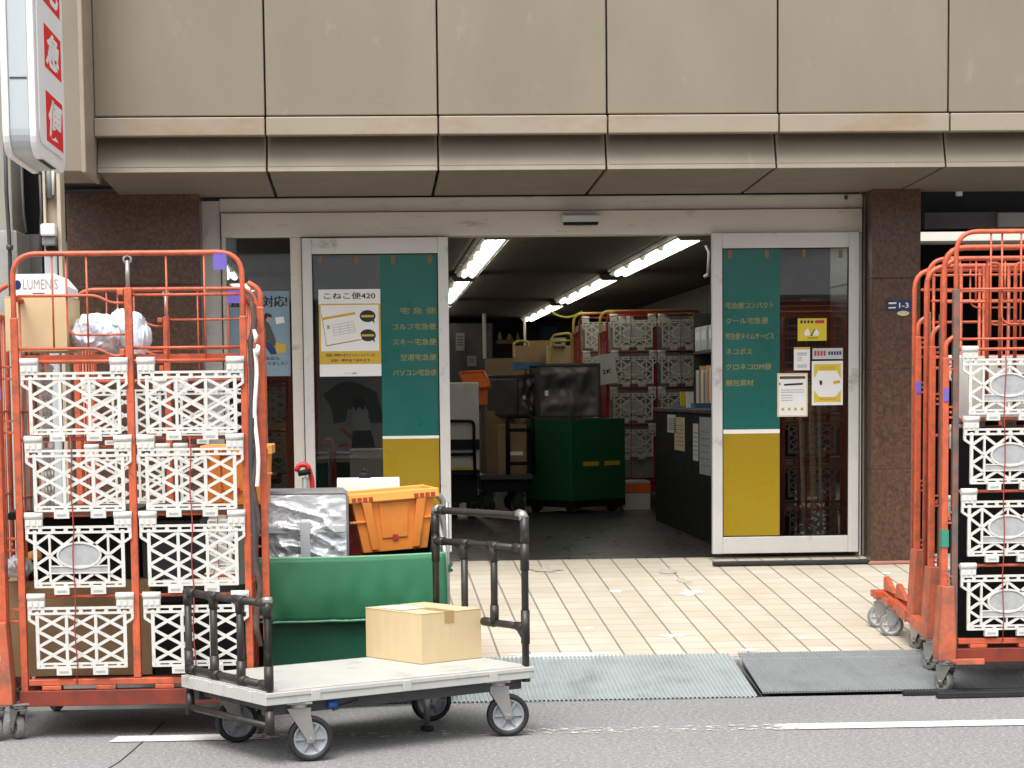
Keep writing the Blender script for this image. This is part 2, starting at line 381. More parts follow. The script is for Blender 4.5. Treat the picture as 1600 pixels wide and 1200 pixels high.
# tiled pavement rising to the shop, turned a little against the facade
ang = R(.9); mb = MB(); ci, si = math.cos(-ang), math.sin(-ang)
def loc(x, y, z): return (x*ci - y*si, x*si + y*ci, z)
YS = [10.27, 10.9, 11.6, 12.4, 13.25]
vs = []
for y in YS:
    for x in (-9, 9): vs.append(loc(x, y, ground(y)))
for x in (-9, 9): vs.append(loc(x, 10.27, -.2))
fs = [(2*i, 2*i+1, 2*i+3, 2*i+2) for i in range(4)] + [(10, 11, 1, 0)]
mb.add(vs, fs); o = struct('pavement', mb, M['tiles']); o.rotation_euler = (0, 0, ang)
# kerb face below the ramps
mb = MB(); mb.box(-9, 9, 10.2, 10.268, -.1, .105); struct('kerb', mb, M['concrete'])
# paint splashes and mortar patches on the tiles
def blob(name, X, Y, rx, ry, m, seed):
    random.seed(seed); n = 48; pts = []
    for k in range(n):
        a = 2*math.pi*k/n; q = .72+.5*noise.noise(Vector((math.cos(a)*1.7, math.sin(a)*1.7, seed*3.1)))+.35*noise.noise(Vector((math.cos(a)*5, math.sin(a)*5, seed*1.1)))
        x, y = X+math.cos(a)*rx*q, Y+math.sin(a)*ry*q
        pts.append((x, y, ground(y)+.0025))
    mb = MB(); mb.add(pts, [tuple(range(n))]); struct(name, mb, m)
M['splash'] = mat('white_splash', (.74,.72,.68), .7, 0, .06, 20)
M['mortar'] = mat('grey_mortar', (.43,.385,.32), .8, 0, .2, 30)
for i, (px, py, rx, ry, m) in enumerate([(962,924,.055,.05,'splash'),(920,982,.035,.04,'splash'),(1050,994,.085,.05,'splash'),(1168,1016,.07,.05,'splash'),(1080,926,.075,.13,'splash'),
        (1066,908,.06,.09,'mortar'),(1042,893,.08,.10,'mortar'),(850,890,.12,.12,'mortar'),(1255,997,.03,.03,'splash'),(870,1026,.42,.10,'splash'),(1385,896,.03,.05,'splash'),(1200,960,.02,.02,'mortar')]):
    Y = 11.5
    for _ in range(20):
        p = at(px, py, Y); Y += (p.z-ground(Y))*3.0
    blob('pavement_stain', p.x, Y, rx, ry, M[m], i+1)

# ---------------- kerb ramps (ribbed plates laid over the kerb)
def kerb_ramp(x0, x1, skew, pitch, hgt, m, label, z0, z1, y0=9.60, y1=10.30):
    t = thing('kerb_ramp', label, 'kerb ramp', ((x0+x1)/2, (y0+y1)/2, 0), 0, 'ramps over the kerb')
    mb = MB(); cx, cy = (x0+x1)/2, (y0+y1)/2; n = int((x1-x0)/pitch); vs = []; fs = []
    for k in range(n):
        xa = x0 + k*pitch
        for f, h in ((0,0), (.22,hgt), (.55,hgt), (.78,0)):
            x = xa+f*pitch
            vs.append((x-cx, y0-cy, z0+h)); vs.append((x-skew-cx, y1-cy, z1+h))
    L = len(vs)//2
    fs = [(2*i, 2*i+2, 2*i+3, 2*i+1) for i in range(L-1)]
    mb.add(vs, fs)
    # underside and edges
    mb.add([(x0-cx, y0-cy, z0), (x1-cx, y0-cy, z0), (x1-cx, y0-cy, .001), (x0-cx, y0-cy, .001)], [(0,1,2,3)])
    mb.add([(x1-cx-.002, y0-cy, z0), (x1-skew-cx-.002, y1-cy, z1), (x1-skew-cx-.002, y1-cy, .1), (x1-cx-.002, y0-cy, .001)], [(0,1,2,3)])
    mb.add([(x0-cx+.002, y0-cy, z0), (x0-skew-cx+.002, y1-cy, z1), (x0-skew-cx+.002, y1-cy, .1), (x0-cx+.002, y0-cy, .001)], [(0,1,2,3)])
    mb.build('plate', m, t)
    return t
kerb_ramp(-.55, 1.785, .015, .0205, .007, M['plate'], 'pale grey coarsely ribbed kerb ramp right of the flat trolley', .004, .118, 9.58)
kerb_ramp(1.805, 4.6, .015, .0155, .003, M['plate2'], 'dark grey finely ribbed kerb ramp under the orange cages at right', .006, .122, 9.72)
t = thing('rubber_strip', 'long black strips lying on the road before the right cages', 'strip', (3.3, 9.5, 0))
mb = MB(); mb.box(-.87, 1.2, .05, .085, .002, .026); mb.box(-.74, 1.2, -.05, -.012, .002, .03, M=Matrix.Rotation(R(.6), 4, 'Z')); mb.build('strip', M['rubber'], t, .004)

# weeds growing under the left cage
random.seed(4); mb = MB()
for k in range(150):
    x, y = random.uniform(-1.15, -.7), random.uniform(10.1, 10.3); h = random.uniform(.03, .1); a = random.uniform(0, 6.3); dx, dy = math.cos(a)*.012, math.sin(a)*.012; l = random.uniform(-.03, .03)
    mb.add([(x-dx, y-dy, .08), (x+dx, y+dy, .08), (x+dx*.6+l, y+dy*.6, .08+h*.7), (x+l*1.6, y, .08+h)], [(0,1,2,3)])
tag(mb.build('weeds', mat('weed_leaf', (.06,.11,.02), .6, 0, .3)), 'green weeds growing along the kerb behind the left cage', 'weeds', kind='stuff')

# ================================================================ SHOP BUILDING
BLD = thing('shop_building', 'beige panelled building front with open sliding doors and a parcel depot inside', 'building', (1.07, 13.2, .37))
BO = Vector((1.07, 13.2, .37))
def bpart(name, mb, m, parent=None, bevel=0, label=None):
    """mesh given in world coordinates, parented to the building"""
    off = BO if parent is None else Vector(parent['o'])
    mb.v = [p-off for p in mb.v]
    o = mb.build(name, m, parent or BLD, bevel, label)
    return o
YF = 12.0                                     # front plane of the cladding
seams = [PX(p, YF, 120) for p in (145, 413.5, 683.5, 948, 1215.5, 1482, 1750, 2018)]
zt0, zt1, zl0 = PZ(181.5, YF, 683), PZ(211, YF, 683), PZ(265.5, YF, 683)
for i in range(len(seams)-1):
    a, b = seams[i]+.0045, seams[i+1]-.0045
    mb = MB(); mb.box(a, b, YF, YF+.03, zt0+.008, zt0+3.2); bpart('cladding_panel', mb, M['clad'], bevel=.006)
    mb = MB(); mb.box(a, b, YF-.04, YF+.035, zt1, zt0-.004); bpart('trim_panel', mb, M['trim'], bevel=.005)
    mb = MB(); mb.add([(a, YF+.115, zt1+.02), (b, YF+.115, zt1+.02), (b, YF+.035, zl0), (a, YF+.035, zl0), (a, YF+.145, zt1+.02), (b, YF+.145, zt1+.02), (b, YF+.065, zl0), (a, YF+.065, zl0)],
        [(0,3,2,1),(4,5,6,7),(0,1,5,4),(1,2,6,5),(2,3,7,6),(3,0,4,7)]); bpart('lower_panel', mb, M['clad'], bevel=.004)
zs0, zs1 = zl0+.004, PZ(305.5, 13.16, 683)
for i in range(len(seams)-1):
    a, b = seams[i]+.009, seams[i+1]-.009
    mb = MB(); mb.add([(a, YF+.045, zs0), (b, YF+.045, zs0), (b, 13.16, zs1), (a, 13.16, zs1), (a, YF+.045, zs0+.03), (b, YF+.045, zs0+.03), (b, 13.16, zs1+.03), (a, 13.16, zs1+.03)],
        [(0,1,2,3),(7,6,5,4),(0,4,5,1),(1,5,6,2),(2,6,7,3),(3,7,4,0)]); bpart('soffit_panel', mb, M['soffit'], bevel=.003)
mb = MB(); mb.box(seams[0]+.002, seams[-1], YF+.17, YF+.3, zs0+.05, zt0+3.2); mb.box(seams[0]+.002, seams[-1], YF+.07, 13.2, zs0+.036, zs0+.05); bpart('backing_wall', mb, M['joint'])
# projecting side panel left of the facade
mb = MB(); xa, xb = PX(60, 11.6, 150), PX(130, 11.6, 150); mb.box(xa, xb, 11.6, 12.22, PZ(268, 11.6, 110), zt0+3.2); mb.box(xb-.02, xb+.006, 11.594, 12.2, PZ(270, 11.6, 120), zt0+3.2, 1)
bpart('side_fascia', mb, [M['clad'], M['trim']], bevel=.006)
# soffit behind the side panel
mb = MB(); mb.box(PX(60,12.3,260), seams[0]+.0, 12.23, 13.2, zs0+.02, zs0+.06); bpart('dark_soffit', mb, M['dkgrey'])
# granite piers
def pier(p0, p1, Y, dep):
    mb = MB(); z1 = PZ(290, Y, (p0+p1)/2); xs0, xs1 = PX(p0, Y), PX(p1, Y); n = 4
    z0 = .30; hs_ = [z0, z0+.62, z0+1.24, z0+1.80, zs1+.02]
    for a, b in zip(hs_[:-1], hs_[1:]): mb.box(xs0, xs1, Y, Y+dep, a+.0015, b-.0015)
    mb.box(xs0+.004, xs1-.004, Y+.004, Y+dep-.004, z0, zs1+.015, 1)
    bpart('granite_pier', mb, [M['granite'], M['joint']], bevel=.003)
pier(112, 318, 13.0, 1.2); pier(1362, 1437, 13.0, 1.2)
mb = MB(); mb.box(PX(319,13.2), PX(350,13.2), 13.2, 13.32, .37, zs1-.02); bpart('jamb_left', mb, M['alu'], bevel=.004)
mb.__init__(); mb.box(PX(1348,13.2), PX(1361,13.2), 13.2, 13.35, .37, zs1-.02); bpart('jamb_right', mb, M['grey'], bevel=.004)
# entrance frame
YD = 13.2
def rbox(mb, px0, py0, px1, py1, Y, d, m=0):
    a, b, c, e = rect(px0, py0, px1, py1, Y); mb.box(a, b, Y, Y+d, c, e, m); return a, b, c, e
zh = PZ(306, YD, 850); zhm = PZ(330, YD, 850); zhb = PZ(367.5, YD, 850)
xl, xr = PX(350, YD), PX(1346, YD)
mb = MB(); mb.box(xl, xr, YD-.01, YD+.16, zhm+.004, zh-.004); mb.box(xl+.006, xr-.006, YD-.03, YD+.15, zhb, zhm); 
mb.box(xl+.006, xl+.03, YD-.02, YD+.1, .37, zhb-.001); mb.box(PX(458,YD), PX(475,YD), YD-.025, YD+.1, .37, zhb-.001); mb.box(xr-.016, xr-.006, YD-.025, YD+.1, .37, zhb-.001)
FR = bpart('entrance_frame', mb, M['header'], bevel=.004); FR['o'] = BO
mb = MB(); a, b, c, e = rect(878, 336, 938, 351, YD-.09); mb.box(a, b, YD-.10, YD-.032, c+.018, e); mb.box(a+.012, b-.012, YD-.085, YD-.034, c, c+.017, 1); bpart('door_sensor', mb, [M['ltgrey'], M['black']], bevel=.004)
mb = MB(); mb.box(PX(1320,YD)-.01, PX(1320,YD)+.01, YD-.02, YD-.01, PZ(309,YD,1320)-.012, PZ(309,YD,1320)+.012); bpart('keyhole_plate', mb, M['dkgrey'])
# fixed side window
wx0, wx1 = xl+.031, PX(458,YD)-.001
mb = MB(); mb.box(wx0, wx1, YD+.03, YD+.036, .39, zhb-.002); WIN = bpart('side_window', mb, M['glass'])
# sliding doors
TXT_L = [(485, '宅 急 便', 627, 683), (510, 'ゴルフ宅急便', 615, 683), (534, 'スキー宅急便', 615, 683), (558, '空港宅急便', 627, 683), (582, 'パソコン宅急便', 615, 683)]
TXT_R = [(477, '宅急便コンパクト', 1135, 1210), (501, 'クール宅急便', 1135, 1201), (525, '宅急便タイムサービス', 1135, 1210), (549, 'ネコポス', 1135, 1176), (573, 'クロネコDM便', 1135, 1206), (598, '梱包資材', 1135, 1178)]
def sliding_door(p0, p1, g0, g1, gt, gb, ptop, pbot, band, gy, lines, align, Y, label):
    x0, x1 = PX(p0, Y), PX(p1, Y); a, b = PX(g0, Y), PX(g1, Y); pm = (p0+p1)/2
    zt, zb, zgt, zgb = PZ(ptop, Y, pm), PZ(pbot, Y, pm), PZ(gt, Y, pm), PZ(gb, Y, pm)
    mb = MB(); th = .045
    mb.box(x0, a, Y, Y+th, zb, zt); mb.box(b, x1, Y, Y+th, zb, zt); mb.box(a+.0005, b-.0005, Y+.001, Y+th-.001, zgt, zt-.001); mb.box(a+.0005, b-.0005, Y+.001, Y+th-.001, zb+.001, zgb)
    D = bpart('sliding_door', mb, M['alu'], bevel=.003, label=label); D['o'] = BO
    mb = MB(); mb.box(a-.002, b+.002, Y+.02, Y+.026, zgb-.002, zgt+.002); bpart('glass_pane', mb, M['glass'], D)
    # rubber gasket round the pane
    mb = MB()
    for q in ((a, a+.006, zgb, zgt), (b-.006, b, zgb, zgt)): mb.box(q[0], q[1], Y+.012, Y+.019, q[2], q[3])
    mb.box(a+.006, b-.006, Y+.0125, Y+.0185, zgb, zgb+.006); mb.box(a+.006, b-.006, Y+.0125, Y+.0185, zgt-.006, zgt); bpart('gasket', mb, M['black'], D)
    c0, c1 = PX(band[0], Y), PX(band[1], Y); z1, z2 = PZ(gy[0], Y, (band[0]+band[1])/2), PZ(gy[1], Y, (band[0]+band[1])/2)
    mb = MB(); mb.box(c0, c1, Y+.0165, Y+.0195, z1+.0005, zgt-.0065); bpart('green_band', mb, M['green_film'], D)
    mb = MB(); mb.box(c0, c1, Y+.0163, Y+.0195, z2+.0005, z1); bpart('white_stripe', mb, M['white'], D)
    mb = MB(); mb.box(c0, c1, Y+.0165, Y+.0195, zgb+.0065, z2); bpart('mustard_band', mb, M['yellow_film'], D)
    for py, s, q0, q1 in lines:
        mb = MB()
        X0, X1 = PX(q0, Y), PX(q1, Y)
        put_text(mb, s, X0, Y+.0155, PZ(py, Y, (q0+q1)/2), X1-X0, .040, .012)
        bpart('lettering', mb, M['gold'], D)
    mb = MB()
    for k in range(4):
        xx = a+.05+(b-a-.1)*k/3; mb.box(xx-.012, xx+.012, Y+.0145, Y+.0155, zgt-.062, zgt-.012)
    bpart('ochre_sticker', mb, M['mustard_dim'], D)
    return D
M['mustard_dim'] = mat('dull_ochre_sticker', (.20,.11,.035), .6)
sliding_door(476, 703, 491, 687, 396, 838, 371, 864, (597, 689), (681, 685.5), TXT_L, 'RIGHT', YD-.055, 'left sliding door with green and mustard bands')
sliding_door(1113, 1342, 1129, 1326, 387, 838, 363, 864, (1130, 1219), (671, 677.5), TXT_R, 'LEFT', YD-.055, 'right sliding door with green and mustard bands')
# floor rail in front of the right door
t = thing('door_rail', 'black threshold strip on the tiles before the right sliding door', 'rail', (PX(1234, 12.95), 12.9, ground(12.9)))
mb = MB(); hw = (PX(1356,12.9)-PX(1110,12.9))/2; mb.box(-hw, hw, -.03, .03, .002, .026); mb.build('strip', M['rubber'], t, .005)
mb = MB(); mb.box(PX(1356,12.9), PX(1440,12.9), 12.86, 12.9, ground(12.9), ground(12.9)+.012); struct('red_kerb_strip', mb, mat('faded_red', (.45,.16,.13), .7))

# ---------------- interior of the depot
XI0, XI1, YB, ZC = -3.2, 3.42, 31.5, 2.50
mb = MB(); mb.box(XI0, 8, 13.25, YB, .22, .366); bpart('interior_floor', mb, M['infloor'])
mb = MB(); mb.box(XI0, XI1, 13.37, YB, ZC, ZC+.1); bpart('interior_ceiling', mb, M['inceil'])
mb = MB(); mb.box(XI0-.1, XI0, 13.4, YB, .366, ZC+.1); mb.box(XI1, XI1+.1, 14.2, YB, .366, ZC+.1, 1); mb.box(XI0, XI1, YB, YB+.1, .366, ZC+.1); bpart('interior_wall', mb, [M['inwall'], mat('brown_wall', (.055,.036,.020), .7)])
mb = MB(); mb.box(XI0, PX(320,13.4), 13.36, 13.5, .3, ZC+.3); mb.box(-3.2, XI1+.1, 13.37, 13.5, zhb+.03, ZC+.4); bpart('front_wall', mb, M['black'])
# dim shop bay right of the pier
mb = MB(); X0 = PX(1438, 13.2)
mb.box(X0+.0, 8, 13.25, 13.3, PZ(296,13.25,1500), PZ(278,13.25,1500)); mb.box(X0, 8, 13.6, 13.65, PZ(331,13.6,1500), PZ(297,13.6,1500), 0); mb.box(X0, 8, 13.5, 13.56, PZ(357,13.5,1500), PZ(332,13.5,1500), 1)
mb.box(PX(1557,13.47), 8, 13.46, 13.499, PZ(355,13.46,1500), PZ(333,13.46,1500), 2); mb.box(X0, X0+.08, 13.7, 18, .37, 3); mb.box(X0, 8, 18, 18.1, .37, 3); mb.box(8, 8.1, 13.2, 18, .37, 3); mb.box(X0, 8, 13.66, 18, 2.75, 2.8)
bpart('shop_bay', mb, [M['black'], M['dkgrey'], M['grey']])
mb = MB(); a, b, c, e = rect(1438, 362, 1562, 376, 14.5); mb.box(a-.05, b+.3, 14.5, 14.58, c, e); mb.box(a-.05, b+.3, 14.49, 14.6, c-.02, c-.001, 1); bpart('bay_lamp', mb, [emit('bay_tube', (1,.95,.85), .42), M['refl']])
mb = MB(); rbox(mb, 1495, 299, 1504, 306, 13.55, .03); bpart('bay_clip', mb, M['ltgrey'])

# ---------------- ceiling lights, two rows going back into the depot
def ceiling_light(X, Y0, Y1, label):
    t = thing('ceiling_light', label, 'ceiling light', (X, (Y0+Y1)/2, ZC), 0, 'louvred fluorescent lights on the depot ceiling')
    h = (Y1-Y0)/2; mb = MB(); mb.add([(-.12,-h,-.005),(-.06,-h,-.022),(.06,-h,-.022),(.12,-h,-.005),(-.12,h,-.005),(-.06,h,-.022),(.06,h,-.022),(.12,h,-.005)], [(0,4,5,1),(2,6,7,3),(1,5,6,2),(0,3,7,4),(0,1,2,3),(7,6,5,4)])
    mb.build('reflector', M['trough'], t)
    mb = MB(); mb.tube([(-.035,-h+.05,-.046),(-.035,h-.05,-.046)], .022, 10); mb.tube([(.035,-h+.05,-.046),(.035,h-.05,-.046)], .022, 10); mb.build('tubes', M['tube'], t)
    mb = MB(); n = 5
    for k in range(n):
        y = -h+.02+(2*h-.04)*k/(n-1); mb.prism([(-.118,-.012),(-.085,-.058),(.085,-.058),(.118,-.012)], y-.006, y+.006)
    mb.box(-.100, -.096, -h+.02, h-.02, -.036, -.028); mb.box(.096, .100, -h+.02, h-.02, -.036, -.028); mb.build('louvre', M['trough'], t)
L1 = [(.86, 14.2, 18.6), (.86, 19.3, 23.7), (.86, 24.4, 29)]; L2 = [(2.2, 14.4, 18.6), (2.2, 19.3, 24), (2.2, 24.7, 29.5)]; L3 = [(-1.2, 14.4, 18.6), (-1.2, 19.3, 24)]
words = ['nearest the door', 'middle of its row', 'farthest into the depot']
for nm, row in (('left', L1), ('right', L2)):
    for (x, a, b), wd in zip(row, words): ceiling_light(x, a, b, 'fluorescent light in the %s ceiling row, %s' % (nm, wd))
for (x, a, b), wd in zip(L3, words): ceiling_light(x, a, b, 'fluorescent light behind the left sliding door, %s' % wd)
# ================================================================ ROLL CAGES
LW = .44
def lattice_mesh(emblem=False):
    """moulded white lattice flap; x 0..LW, z 0 (hook bar) down to -.315; front faces -y"""
    b = MB(); T = .014
    def V(x, z0, z1, w=.0142, t=T): b.box(x-w/2, x+w/2, -t/2, t/2, z1, z0)
    def H(z, x0, x1, w=.011, t=T-.0012): b.box(x0, x1, -t/2, t/2, z-w/2, z+w/2)
    def Dg(x0, z0, x1, z1, t, w=.0122): b.bar((x0, 0, z0), (x1, 0, z1), w, t)
    for x0, x1 in ((0, .075), (LW-.075, LW)):
        b.tube([(x0, 0, 0), (x1, 0, 0)], .0155, 8)
        b.box(x0+.002, x1-.002, -.008, .008, -.043, -.012)
        for k in range(3): b.box(x0+.006+k*.024, x0+.022+k*.024, -.012, -.0085, -.04, -.02)
    H(-.048, .003, LW-.003, .010, .016); H(-.069, .003, LW-.003, .010, .016)
    for k in range(9): b.box(.003+k*(LW-.022)/8, .019+k*(LW-.022)/8, -.0072, .0072, -.064, -.053)
    for s in (0, 1):
        f = (lambda x: LW-x) if s else (lambda x: x)
        V(f(.008), -.07, -.096, .011); Dg(f(.008), -.094, f(.044), -.118, .0131, .011)
    zt, zb = -.074, -.276
    for x in (.04, .40): V(x, -.06, -.294)
    H(-.279, .034, .406, .009); H(-.294, .034, .406, .009)
    for k in range(7): b.box(.05+k*.052, .066+k*.052, -.0062, .0062, -.29, -.283)
    ch = (zt-zb)/3
    if not emblem:
        V(.16, zt, zb, .0125); V(.28, zt, zb, .0125)
        for i in range(3):
            for j in range(3):
                x0, z0 = .04+.12*i, zt-ch*j
                Dg(x0, z0, x0+.12, z0-ch, .0117); Dg(x0, z0-ch, x0+.12, z0, .0109)
    else:
        V(.10, zt, zb, .009); V(.34, zt, zb, .009); V(.22, zt, -.115, .008, .0121); V(.22, -.235, zb, .008, .0121)
        for s in (0, 1):
            f = (lambda x: LW-x) if s else (lambda x: x)
            for a, c in (((.04,-.12), (.10,-.078)), ((.04,-.12), (.10,-.165)), ((.04,-.205), (.10,-.165)), ((.04,-.205), (.10,-.245)), ((.04,-.277), (.10,-.245))):
                Dg(f(a[0]), a[1], f(c[0]), c[1], .0117 if s else .0113)
            for a, c in (((.10,-.078), (.165,-.128)), ((.10,-.165), (.215,-.078)), ((.10,-.165), (.15,-.205)), ((.10,-.277), (.16,-.24)), ((.16,-.24), (.22,-.277))):
                Dg(f(a[0]), a[1], f(c[0]), c[1], .0106 if s else .0102)
        n = 36; el = [(.22+.088*math.cos(2*math.pi*k/n), -.164+.052*math.sin(2*math.pi*k/n)) for k in range(n)]
        b.prism(el, -.004, .004, 1)
        for k in range(n):
            p, q = el[k], el[(k+1) % n]; b.bar((p[0], 0, p[1]), (q[0], 0, q[1]), .008, .0162)
        b.box(.102, .338, -.0042, .0042, -.236, -.211, 1); H(-.209, .10, .34, .005, .0152); H(-.238, .10, .34, .005, .0152)
    for x in (.115, .265): b.box(x, x+.062, -.014, .010, -.326, -.291); b.box(x+.012, x+.05, -.0155, -.0141, -.316, -.308, 1)
    return b
_lat = {}
def lattice(parent, x, y, z, emblem=False, rz=0, sx=1.0, mats=None, key='out'):
    k = (emblem, key)
    if k not in _lat:
        o = lattice_mesh(emblem).build('lattice_panel', mats or [M['lattice'], M['emboss']]); _lat[k] = o
    else:
        o = _lat[k].copy(); COL.objects.link(o)
    o.parent = parent; o.location = (x, y, z); o.rotation_euler = (0, 0, rz); o.scale = (sx, 1, 1)
    return o
_cast = {}
def caster(parent, x, y, rz=0, r=.052, h=.15, wd=.034, rim='oldrim', tyre='oldrim', plate='steel', swivel=.02):
    """swivel castor hanging from z=h, wheel on the ground; part castor > tyre, rim"""
    key = (r, h, wd, rim, tyre, plate)
    if key in _cast:
        c = _cast[key].copy(); COL.objects.link(c); c.parent = parent
        for ch in list(_cast[key].children): d = ch.copy(); COL.objects.link(d); d.parent = c
    else:
        b = MB(); ax = wd/2+.006
        b.box(-.042, .042, -.05, .05, h-.008, h); b.lathe([(.0, h-.009), (.036, h-.009), (.038, h-.022), (.026, h-.026), (0, h-.026)], (0,0,0), 'z', 20)
        for s in (-1, 1):
            b.prism([(-.048, h-.024), (.048, h-.024), (.046, h-.05), (swivel+.017, r-.002), (swivel+.008, r-.016), (swivel-.012, r-.016), (swivel-.018, r)], s*ax-.0016, s*ax+.0016, axis='x')
        b.box(-ax+.001, ax-.001, -.034, .034, h-.032, h-.0255)
        b.tube([(-ax-.008, swivel, r), (ax+.008, swivel, r)], .0075, 8)
        c = b.build('castor', M[plate], parent, .0015)
        b = MB(); q = wd/2
        b.lathe([(r*.75, -q*.92), (r*.93, -q), (r*.985, -q*.7), (r, -q*.25), (r, q*.25), (r*.985, q*.7), (r*.93, q), (r*.75, q*.92), (r*.75, -q*.92)], (0, swivel, r), 'x', 36)
        b.build('tyre', M[tyre], c)
        b = MB(); b.lathe([(0, -q*.9), (r*.2, -q*.9), (r*.24, -q*.55), (r*.62, -q*.42), (r*.68, -q*.86), (r*.75, -q*.86), (r*.75, q*.86), (r*.68, q*.86), (r*.62, q*.42), (r*.24, q*.55), (r*.2, q*.9), (0, q*.9)], (0, swivel, r), 'x', 36)
        for k in range(6):
            a = 2*math.pi*k/6; ca, sa = math.cos(a), math.sin(a)
            for s in (-1, 1): b.bar((s*q*.6, swivel+ca*r*.22, r+sa*r*.22), (s*q*.6, swivel+ca*r*.68, r+sa*r*.68), r*.10, q*.5, 0, (1,0,0))
        b.build('rim', M[rim], c)
        _cast[key] = c
    c.location = (x, y, 0); c.rotation_euler = (0, 0, rz)
    return c

def roll_cage(label, loc, W=.95, D=.85, H=2.0, top=None, rows=(1.564,1.247,.932,.596), rods=(1.833,1.617), base=.225, mats=('orange','orange_worn','dkred'), panels='plain', group='orange roll cages', key='out',
              centre=True, sides=True, rear=True, bend=True, verticals=True, outer=1.78, feet=True, outer_on=True, OFF=.072, worn_post=False, rz=0, panel_cols=(0, 1), foot=True, mat_l=None):
    t = thing('roll_cage', label, 'roll cage', loc, rz, group)
    mo, mw, mr = (M[k] for k in mats)
    b = MB(); b.tube(rpath([(0,0,base), (0,0,H), (W,0,H), (W,0,base)], .10, 7), .0112, 10); b.build('front_frame', mo, t)
    for s, x in ((-1, 0), (1, W)):
        b = MB(); b.box(x-.0145, x+.0145, -.016, .016, base-.03, H-.26); b.build('inner_post', M['scuffed'] if (worn_post and s < 0) else mo, t, .004)
        xo = x+s*OFF
        if not outer_on: continue
        b = MB(); b.box(xo-.0145, xo+.0145, -.015, .016, .40, outer); b.tube(rpath([(xo,0,outer-.01), (xo,0,outer+.07), (xo-s*.05,0,outer+.10)], .05), .012, 8); b.build('outer_post', mo, t, .004)
        if OFF < .07: b = MB(); b.box(x+s*.028-.012, x+s*.028+.012, .045, .07, .40, outer-.04); b.build('mid_post', mo, t, .003)
        for z in (.52, .815, 1.30, 1.52):
            b = MB()
            for dz in (-.024, .024): b.box(min(x, xo)+.0147, max(x, xo)-.0147, -.013, .014, z+dz-.0045, z+dz+.0045)
            b.tube([((x+xo)/2, -.012, z), ((x+xo)/2, .006, z)], .006, 8)
            b.build('latch_bracket', mo, t, .001)
        if foot and feet:
            b = MB(); xs = sorted((x-s*.005, xo+s*.0, xo+s*.045)); 
            b.prism([(xo-s*.036, .50), (xo+s*.016, .50), (xo+s*.034, .22), (xo+s*.034, .155), (x+s*.0, .155), (x+s*.0, .24)], -.05, -.02)
            b.prism([(xo+s*.026, .155), (xo+s*.034, .155), (xo+s*.034, .22), (xo+s*.016, .50), (xo+s*.008, .50)], -.0195, .06)
            b.build('corner_foot', mw, t, .005)
    b = MB(); b.box(0.018, W-.018, -.02, .02, base, base+.026); b.box(-.02, W+.02, -.03, .03, base-.085, base-.02, 1)
    for x in (W*.12, W*.36, W*.62, W*.86): b.box(x-.04, x+.04, -.0205, .0195, base-.019, base-.0005)
    if sides:
        for x in (.0, W): b.box(x-.02, x+.02, .031, D, base-.08, base-.03, 1)
        b.box(-.02, W+.02, D, D+.05, base-.085, base-.02, 1)
    b.build('base_frame', [mo, mr], t, .003)
    if centre:
        b = MB(); b.box(W/2-.0155, W/2+.0155, -.021, .017, base+.027, H-.14); b.box(W/2-.045, W/2-.018, -.014, .010, H-.17, H-.145); b.box(W/2-.04, W/2-.018, -.016, .010, H-.42, H-.39); b.build('centre_post', mo, t, .004)
        b = MB(); b.tube([(W/2, .0, H-.139), (W/2, .0, H-.03)], .009, 8); b.lathe([(.012, -.004), (.02, -.004), (.02, .004), (.012, .004), (.012, -.004)], (W/2, 0, H-.025), 'y', 14); b.build('drop_bolt', M['steel'], t)
    r_ = .0062; c = W/2
    def done(b): b.build('cross_rod', mo, t); return MB()
    b = MB()
    for z in rods:
        if bend: b.tube(rpath([(.016,0,z), (c-.13,0,z), (c-.07,0,z-.032), (c-.016,0,z-.032)], .03), r_, 7)
        else: b.tube([(.016,0,z), (c-.016,0,z)], r_, 7)
        b = done(b); b.tube([(c+.016,0,z), (W-.016,0,z)], r_, 7); b = done(b)
    for z in rows: b.tube([(.016,0,z), (W-.016,0,z)], .0075, 8); b = done(b)
    if verticals:
        b = MB(); zl = rods[-1] if rods else rows[0]
        for x in (.16, .30): b.tube([(x,.0,zl), (x,.0,H-.005)], .0046, 6)
        for x in (.625, .78): b.tube([(x,.0,rows[0]), (x,.0,H-.005)], .0046, 6)
        b.tube(rpath([(.215,.012,H-.01), (.215,.012,rods[0]-.16), (.34,.012,rods[0]-.16), (.45,.012,rods[0]-.16)], .05), .0045, 6)
        b.build('upright_rods', mo, t)
    if panels:
        for k, z in enumerate(rows):
            for ccol in panel_cols:
                em = panels == 'emblem' or (panels == 'mixed' and k == 2 and ccol == 0)
                lattice(t, (.022 if ccol == 0 else c+.022)+(.008 if (k+ccol) % 3 == 1 else 0), -.024, z, em, key=key, mats=mat_l)
        b = MB()
        for ccol in panel_cols:
            x0 = (.22 if ccol == 0 else c+.24); zz = rows[1] if panels != 'emblem' else rows[0]; pts = []
            for k in range(14): pts.append((x0+.004*math.sin(k*1.7), -.040, zz+.01-(zz-base)*k/13))
            b.tube(pts, .0028, 5)
        b.build('elastic_cord', M['redcord'], t)
    if sides:
        for x in (.0, W):
            b = MB(); zt = H-.18
            b.tube(rpath([(x, .0, zt), (x, D, zt), (x, D, base-.04)], .06), .012, 8)
            for z in (.62, 1.0, 1.36): b.tube([(x, .016, z), (x, D-.012, z)], .0055, 6)
            for k in range(5): b.tube([(x, D*(k+1)/6, base), (x, D*(k+1)/6, zt)], .0055, 6)
            b.build('side_frame', mo, t)
    if foot:
        for x in (-.03, W+.03): caster(t, x, -.0, .5, r=.052, h=.155)
        for x in (.0, W): caster(t, x, D-.06, -.3, r=.052, h=.145)
    return t
